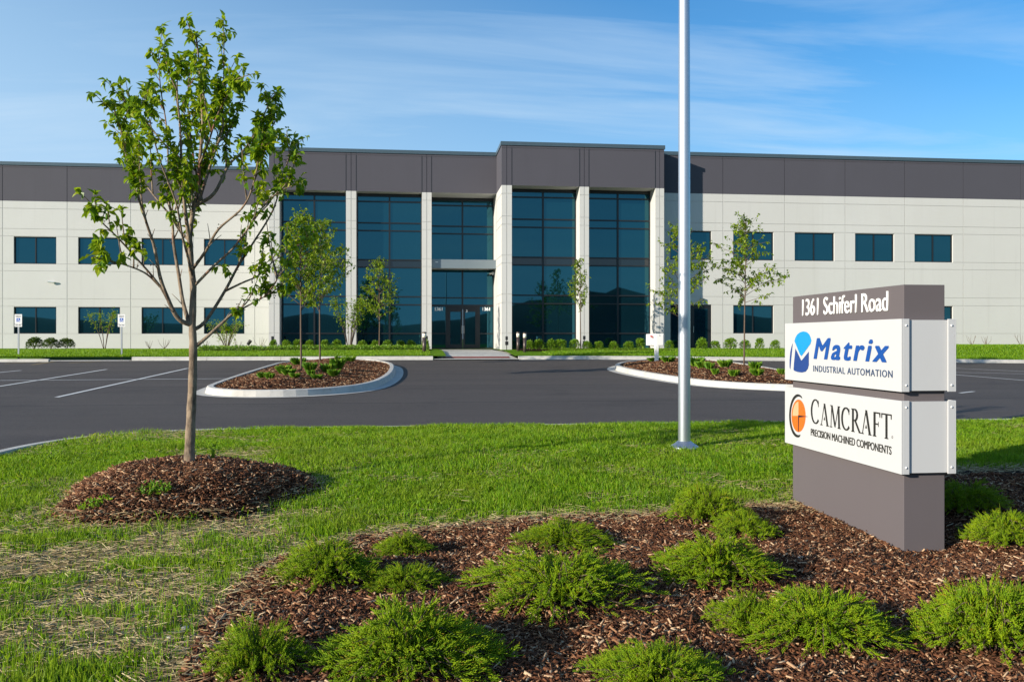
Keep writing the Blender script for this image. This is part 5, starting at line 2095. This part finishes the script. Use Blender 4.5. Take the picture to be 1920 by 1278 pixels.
# ================================================================== JUNIPERS
def juniper_mesh(seed, W, Hh, nprim):
    """spreading juniper: arching branches carrying feathery scale-leaf sprays"""
    R = random.Random(seed)
    wood = MB()
    A, Bv, Wd = [], [], []           # shoots: start, end, width
    for b in range(nprim):
        az = R.random() * 6.283
        f = R.random() ** 0.5
        rr = W * (0.25 + 0.75 * f) * R.uniform(0.8, 1.1)
        hz = Hh * (1.05 - 0.75 * f ** 1.6) * R.uniform(0.7, 1.1)
        d = Vector((math.cos(az), math.sin(az), 0))
        P = [Vector((0, 0, -0.02)) + d * 0.03, d * rr * .35 + UP * hz * .62, d * rr * .72 + UP * hz * .95, d * rr * 1.08 + UP * hz * R.uniform(.55, 1.05)]
        C = catmull(P, 5)
        wood.tube(C, [0.006 * (1 - i / len(C)) + 0.0015 for i in range(len(C))], 4)
        total = sum((C[i + 1] - C[i]).length for i in range(len(C) - 1))
        ns = max(6, int(total / 0.026))
        for s in range(ns):
            g = 0.22 + 0.78 * s / (ns - 1)
            qi = min(len(C) - 2, int(g * (len(C) - 1)))
            p = C[qi].lerp(C[qi + 1], g * (len(C) - 1) - qi)
            tg = (C[qi + 1] - C[qi]).normalized()
            sd = rvec(R); sd = (sd - tg * sd.dot(tg)).normalized()
            ax = (tg * 0.95 + sd * 0.62 + UP * 0.45).normalized()
            if s == ns - 1:
                ax = tg
            ln = R.uniform(0.06, 0.13) * (1.1 - 0.35 * g)
            nsh = 9
            pr_ = ax.orthogonal().normalized()
            pr_ = (Matrix.Rotation(R.random() * 6.28, 3, ax) @ pr_)
            A.append(p); Bv.append(p + ax * ln * 1.12); Wd.append(0.0058)
            for k_ in range(nsh):
                h = (k_ + 1) / (nsh + .6)
                q = p + ax * ln * h
                sgn = 1 if k_ % 2 else -1
                dd = (ax * 1.15 + pr_ * sgn * 0.62 + rvec(R) * 0.22 + UP * .15).normalized()
                l2 = ln * R.uniform(0.32, 0.5) * (1.15 - 0.45 * h)
                A.append(q); Bv.append(q + dd * l2); Wd.append(0.0052)
    A = np.array([tuple(x) for x in A]); Bv = np.array([tuple(x) for x in Bv]); Wd = np.array(Wd)
    r = np.random.default_rng(seed)
    d = Bv - A
    rv = r.normal(size=A.shape)
    sd = np.cross(d, rv); sd /= np.linalg.norm(sd, axis=1, keepdims=True) + 1e-9
    sd2 = np.cross(d, sd); sd2 /= np.linalg.norm(sd2, axis=1, keepdims=True) + 1e-9
    w_ = Wd[:, None] / 2
    M = A + d * 0.45
    n = len(A)
    # little four-sided spindles
    V = np.stack([A, M + sd * w_, M + sd2 * w_, M - sd * w_, M - sd2 * w_, Bv], 1).reshape(-1, 3)
    f = np.array([(0, 1, 2), (0, 2, 3), (0, 3, 4), (0, 4, 1), (5, 2, 1), (5, 3, 2), (5, 4, 3), (5, 1, 4)])
    F = (f[None] + (np.arange(n) * 6)[:, None, None]).reshape(-1, 3)
    return np_indexed('foliage', V, F, 'juniper_scale'), wood.mesh('stems', 'twig_bark')


JP = [juniper_mesh(400 + i, w_, h_, n_) for i, (w_, h_, n_) in enumerate([(0.5, 0.30, 120), (0.52, 0.25, 96), (0.46, 0.33, 130), (0.54, 0.28, 84), (0.48, 0.30, 110)])]
JUN = [  # u centre, v of the foot line, half width px, height px, label
    (612, 1092, 90, 74, 'dark green juniper at the back left of the bed, beside the straw edge'),
    (758, 1108, 76, 56, 'yellow green low juniper touching the dark back left one'),
    (757, 1046, 56, 38, 'small dark juniper at the back edge, behind the yellow green low one'),
    (1045, 1128, 150, 96, 'wide bright juniper in the middle of the bed'),
    (1056, 1026, 88, 44, 'low dark juniper behind the wide middle one'),
    (1322, 985, 66, 72, 'tall dark juniper at the lawn edge near the sign base'),
    (1393, 1008, 54, 54, 'small bright juniper leaning on the dark one near the sign base'),
    (1345, 1092, 118, 76, 'bright juniper halfway between the sign base and the front row'),
    (1395, 1190, 62, 82, 'rounded juniper lobe at the left end of the big front one'),
    (1540, 1210, 150, 100, 'biggest bright juniper in the front row, below the sign'),
    (1860, 1230, 120, 140, 'tall bright juniper at the right edge of the front row'),
    (1232, 1290, 122, 92, 'bright juniper cut by the lower edge, in the middle'),
    (765, 1262, 178, 112, 'wide bright juniper in the front row, left of centre'),
    (482, 1265, 82, 108, 'upright juniper at the left end of the front row'),
    (1808, 962, 78, 56, 'dark juniper in the shade behind the sign base'),
    (1885, 1028, 66, 66, 'juniper right of the sign base'),
]
R = random.Random(9)
for i, (u, v, hw, hp, l) in enumerate(JUN):
    loc = gpt(u, v - 6, z_near)
    m_ = pxm(u, loc.y)
    t = thing('juniper', l, 'shrub', loc, R.random() * 6.28, 'spreading junipers in the mulch bed')
    s = hw * m_ / 0.47
    t.scale = (s, s, hp * m_ / 0.31 * 0.85)
    a, b = JP[i % 5]
    link(bpy.data.objects.new('foliage', a), t)
    link(bpy.data.objects.new('stems', b), t)

# weeds
def weed(u, v, hp, wp, seed, label, mat='shrub_leaf', n=160):
    R = random.Random(seed)
    loc = gpt(u, v, z_near)
    m_ = pxm(u, loc.y)
    lv = Leaves()
    for i in range(n):
        a = R.random() * 6.28; rr = R.random() ** .6 * wp * m_ * .5
        p = Vector((math.cos(a) * rr, math.sin(a) * rr * .7, R.random() * hp * m_))
        p.z += float(z_near(loc.x + p.x, loc.y + p.y)) - loc.z
        s = R.uniform(.015, .035)
        lv.leaf(p, rvec(R) + UP * .7, rvec(R), s * 1.4, s * .7)
    o = lv.build('weed', mat, None)
    o.location = loc
    tag(o, label, 'plant')


weed(292, 925, 16, 60, 1, 'leafy green weed patch on the mulch mound')
weed(401, 862, 26, 9, 2, 'small sprout in the grass right of the tree trunk', 'young_leaf', 40)
weed(175, 950, 12, 60, 3, 'low green weeds at the left foot of the mulch mound', 'grass_blade', 120)


def stone(u, v, s, label, seed):
    R = random.Random(seed)
    loc = gpt(u, v, z_near)
    mb = MB()
    n = 10
    for k_, (rr, z) in enumerate(((.55, -.1), (1, .12), (.9, .38), (.5, .55))):
        for j in range(n):
            q = 6.283 * j / n
            w_ = rr * (1 + R.uniform(-.16, .16))
            mb.v.append((math.cos(q) * w_ * s, math.sin(q) * w_ * s * .7, z * s * .8))
    for k_ in range(3):
        for j in range(n):
            mb.f.append((k_ * n + j, k_ * n + (j + 1) % n, (k_ + 1) * n + (j + 1) % n, (k_ + 1) * n + j)); mb.m.append(0)
    mb.f.append(tuple(3 * n + j for j in range(n))); mb.m.append(0)
    o = mb.build('stone', 'river_stone', None, smooth=True)
    o.location = loc + Vector((0, 0, .012)); o.rotation_euler = (0, 0, R.random() * 3)
    tag(o, label, 'stone')


stone(1501, 1049, 0.03, 'pale flat stone in the mulch below the sign', 1)
stone(1714, 1072, 0.02, 'pale pebble in the mulch below the sign corner', 2)
stone(1727, 1080, 0.022, 'larger pebble beside the pale one below the sign corner', 3)
stone(347, 1182, 0.03, 'pale grey stone at the straw edge of the bed', 4)
stone(318, 1199, 0.022, 'small blue grey stone in the straw at the left', 5)

# ================================================================== STREET FURNITURE
def bollard(u, Y, vtop, wpx, label):
    loc = at_far(u, Y)
    m_ = pxm(u, Y)
    h = hgt(u, vtop, loc)
    r_ = wpx * m_ / 2
    t = thing('bollard_light', label, 'bollard light', loc, 0, 'bollard lights by the entrance')
    MB().lathe([(r_, -0.1), (r_, h * .72)], 18).build('post', 'bronze_metal', t, smooth=True)
    MB().lathe([(r_ * 1.0, h * .725), (r_ * 1.0, h * .93)], 18).build('lamp_lens', 'lamp_lens', t, smooth=True)
    MB().lathe([(r_ * 1.12, h * .932), (r_ * 1.12, h * .985), (r_ * .9, h)], 18).build('cap', 'bronze_metal', t, smooth=True)
    return t


bollard(795.5, 41.0, 622, 7.2, 'brown bollard light left of the entrance walk')
bollard(971.5, 42.2, 622, 6.2, 'brown bollard light right of the walk, the one nearer the door')
bollard(984, 41.2, 623, 6.4, 'brown bollard light right of the walk, the one farther from the door')


def outlet(u, Y, label):
    loc = at_far(u, Y)
    t = thing('outlet_post', label, 'outlet post', loc, 0, 'black outlet posts by the piers')
    m_ = pxm(u, Y)
    MB().tube([(0, 0, -0.1), (0, 0, 24 * m_)], 0.02, 8).build('post', 'black_metal', t)
    MB().box(-2.6 * m_, 3.2 * m_, -.05, .07, 9 * m_, 16 * m_).build('outlet_box', 'black_metal', t, bevel=.008)
    MB().box(-2.2 * m_, 2.2 * m_, -.05, .05, 18.5 * m_, 25.5 * m_).build('floodlight', 'black_metal', t, bevel=.008)


outlet(950, 44.6, 'black outlet post before the pier right of the entrance')
outlet(1095.5, 44.9, 'black outlet post before the middle pier, by the slim tree')
outlet(800, 46.5, 'black outlet post before the pier left of the entrance')
outlet(511, 46.8, 'black outlet post at the leftmost pier')


def spot(u, Y, label):
    loc = at_far(u, Y)
    t = thing('garden_spotlight', label, 'spotlight', loc)
    m_ = pxm(u, Y)
    MB().tube([(0, 0, -.05), (0, 0, 9 * m_)], .025, 8).build('stake', 'black_metal', t)
    MB().tube([(-.07, .02, 9 * m_), (.09, -.05, 16 * m_)], [.09, .10], 12).build('lamp_head', 'black_metal', t)


spot(467, 49.5, 'black garden spotlight in the bed beside the loose shrub')


def wheelchair_sign(u, Yv, label):
    x = X_at(u, Yv)
    loc = Vector((x, Yv, float(z_far2(x, Yv))))
    m_ = pxm(u, Yv)
    t = thing('parking_sign', label, 'sign', loc, 0, 'accessible parking signs')
    zt_ = pt(u, 589, Yv).z - loc.z
    zb = pt(u, 606.5, Yv).z - loc.z
    zc_ = pt(u, 612.5, Yv).z - loc.z
    MB().box(-.03, .03, 0, .04, -.2, zt_ - .05).build('post', 'galvanised', t)
    w_ = 6.6 * m_
    p1 = MB().box(-w_, w_, -.012, -.002, zb, zt_).build('sign_plate', 'white_paint', t, bevel=.003)
    s = (zt_ - zb)
    MB().box(-w_ * .5, w_ * .5, -.0155, -.0125, zb + s * .18, zb + s * .58).build('symbol_field', 'sign_blue', p1)
    mb = MB()
    cz = zb + s * .36; q = s * .17
    mb.box(-.014, .014, -.018, -.016, cz + q * .55, cz + q * .95)
    mb.box(-.012, .012, -.018, -.016, cz - q * .2, cz + q * .5)
    mb.box(.0125, .05, -.018, -.016, cz - q * .2, cz - q * .02)
    mb.box(.05, .07, -.018, -.016, cz - q * .8, cz - q * .02)
    for k_ in range(14):
        a0 = math.pi * .75 + math.pi * 1.1 * k_ / 14; a1 = math.pi * .75 + math.pi * 1.1 * (k_ + 1) / 14
        r0_, r1_ = q * .62, q * .80
        mb.prism([(r0_ * math.cos(a0), cz - q * .25 + r0_ * math.sin(a0)), (r1_ * math.cos(a0), cz - q * .25 + r1_ * math.sin(a0)), (r1_ * math.cos(a1), cz - q * .25 + r1_ * math.sin(a1)), (r0_ * math.cos(a1), cz - q * .25 + r0_ * math.sin(a1))], -.018, -.016)
    mb.build('wheelchair_symbol', 'white_paint', p1)
    for k_, (txt, zz, ww) in enumerate((('RESERVED', zb + s * .80, 1.5), ('PARKING', zb + s * .66, 1.3))):
        put_text(text_mesh('lettering', txt, .1, 'black_ink', .001, .001, width=w_ * ww, height=s * .085), (-w_ * ww / 2, -.0135, zz), 0, p1)
    p2 = MB().box(-w_, w_, -.012, -.002, zc_, zb - .012).build('sign_plate', 'white_paint', t, bevel=.003)
    put_text(text_mesh('lettering', '$250 FINE', .1, 'black_ink', .001, .001, width=w_ * 1.6, height=(zb - zc_) * .45), (-w_ * .8, -.0135, zc_ + (zb - zc_) * .25), 0, p2)


wheelchair_sign(34.5, 39.2, 'leftmost accessible parking sign, in front of the first window')
wheelchair_sign(228, 39.2, 'accessible parking sign right of the vase shaped shrub')

# wheel stop
a = gpt(101, 671, z_asphalt); b = gpt(188, 671.5, z_asphalt)
ws = MB()
L = b.x - a.x
pr_ = [(-.1, 0), (-.075, .12), (.075, .12), (.1, 0)]
n = len(pr_)
ws.v = [(0, y, z) for y, z in pr_] + [(.06, y * .9, z) for y, z in pr_] + [(L, y, z) for y, z in pr_]
ws.f = [(0, 1, 2, 3), (8, 11, 10, 9)]
for i in range(3):
    ws.f += [(i, 8 + i, 9 + i, i + 1)]
ws.v = [v_ for v_ in ws.v]
ws.m = [0] * len(ws.f)
o = ws.build('wheel_stop', 'concrete', None, bevel=.015)
o.location = (a.x, KERB_Y - .7, float(z_asphalt(a.x, KERB_Y - .7)))
tag(o, 'white concrete wheel stop in the accessible bay at the left', 'wheel stop')

# mailbox on its post, at the back of the right island
ml = gpt(1231, 677, ZR)
mx = thing('mailbox', 'white pedestal mailbox with red flag at the back of the right island', 'mailbox', ml)
m_ = pxm(1227, ml.y)
MB().box(-3.4 * m_, 3.4 * m_, -.06, .06, -.1, hgt(1227, 648, ml)).build('post', 'white_paint', mx, bevel=.01)
z0_, z1_ = hgt(1227, 648.5, ml), hgt(1227, 625.5, ml)
bx = MB().box(-3.0 * m_, 14 * m_, -.02, .55, z0_, z1_).build('box', 'white_paint', mx, bevel=.02)
bx.location.x = -.0
MB().box(-12.0 * m_, -3.0 * m_ - 0.001, .10, .60, z0_ + .02, z1_ - .01).build('hood', 'white_paint', mx, bevel=.02)
MB().box(-1.5 * m_, 12.5 * m_, -.034, -.0215, z0_ + .03, z1_ - .03).build('door', 'white_paint', bx, bevel=.004)
MB().box(-11 * m_, -7.0 * m_, .06, .098, z1_ - .11, z1_ - .07).box(-7.4 * m_, -6.6 * m_, .06, .098, z1_ - .16, z1_ - .111).build('flag', 'red_paint', mx)
MB().box(5 * m_, 6.5 * m_, -.04, -.0345, z1_ - .08, z1_ - .05).build('lock', 'black_metal', bx)

# ================================================================== WHAT THE GLASS REFLECTS (behind the camera)
hx = np.linspace(-260, 260, 66); hy = np.linspace(-150, -60, 16)  # unseen ridge added to darken the lower panes, standing in for trees and houses
o = grid_mesh('reflection_ridge', hx, hy, lambda X, Y: 0.3 + (2.6 + 3.4 * vnoise(X, Y * 0 + 3, 17) + 1.2 * vnoise(X, Y, 5) + 5.5 * np.exp(-((X - 36) / 20) ** 2) * (0.6 + 0.8 * vnoise(X, Y, 4))) * sstep(-60, -85, Y) * sstep(260, 200, np.abs(X)) * sstep(-150, -120, Y), 'ridge_dark')
structure(o, 'unseen dark ridge behind the viewer, added for the glass to reflect')
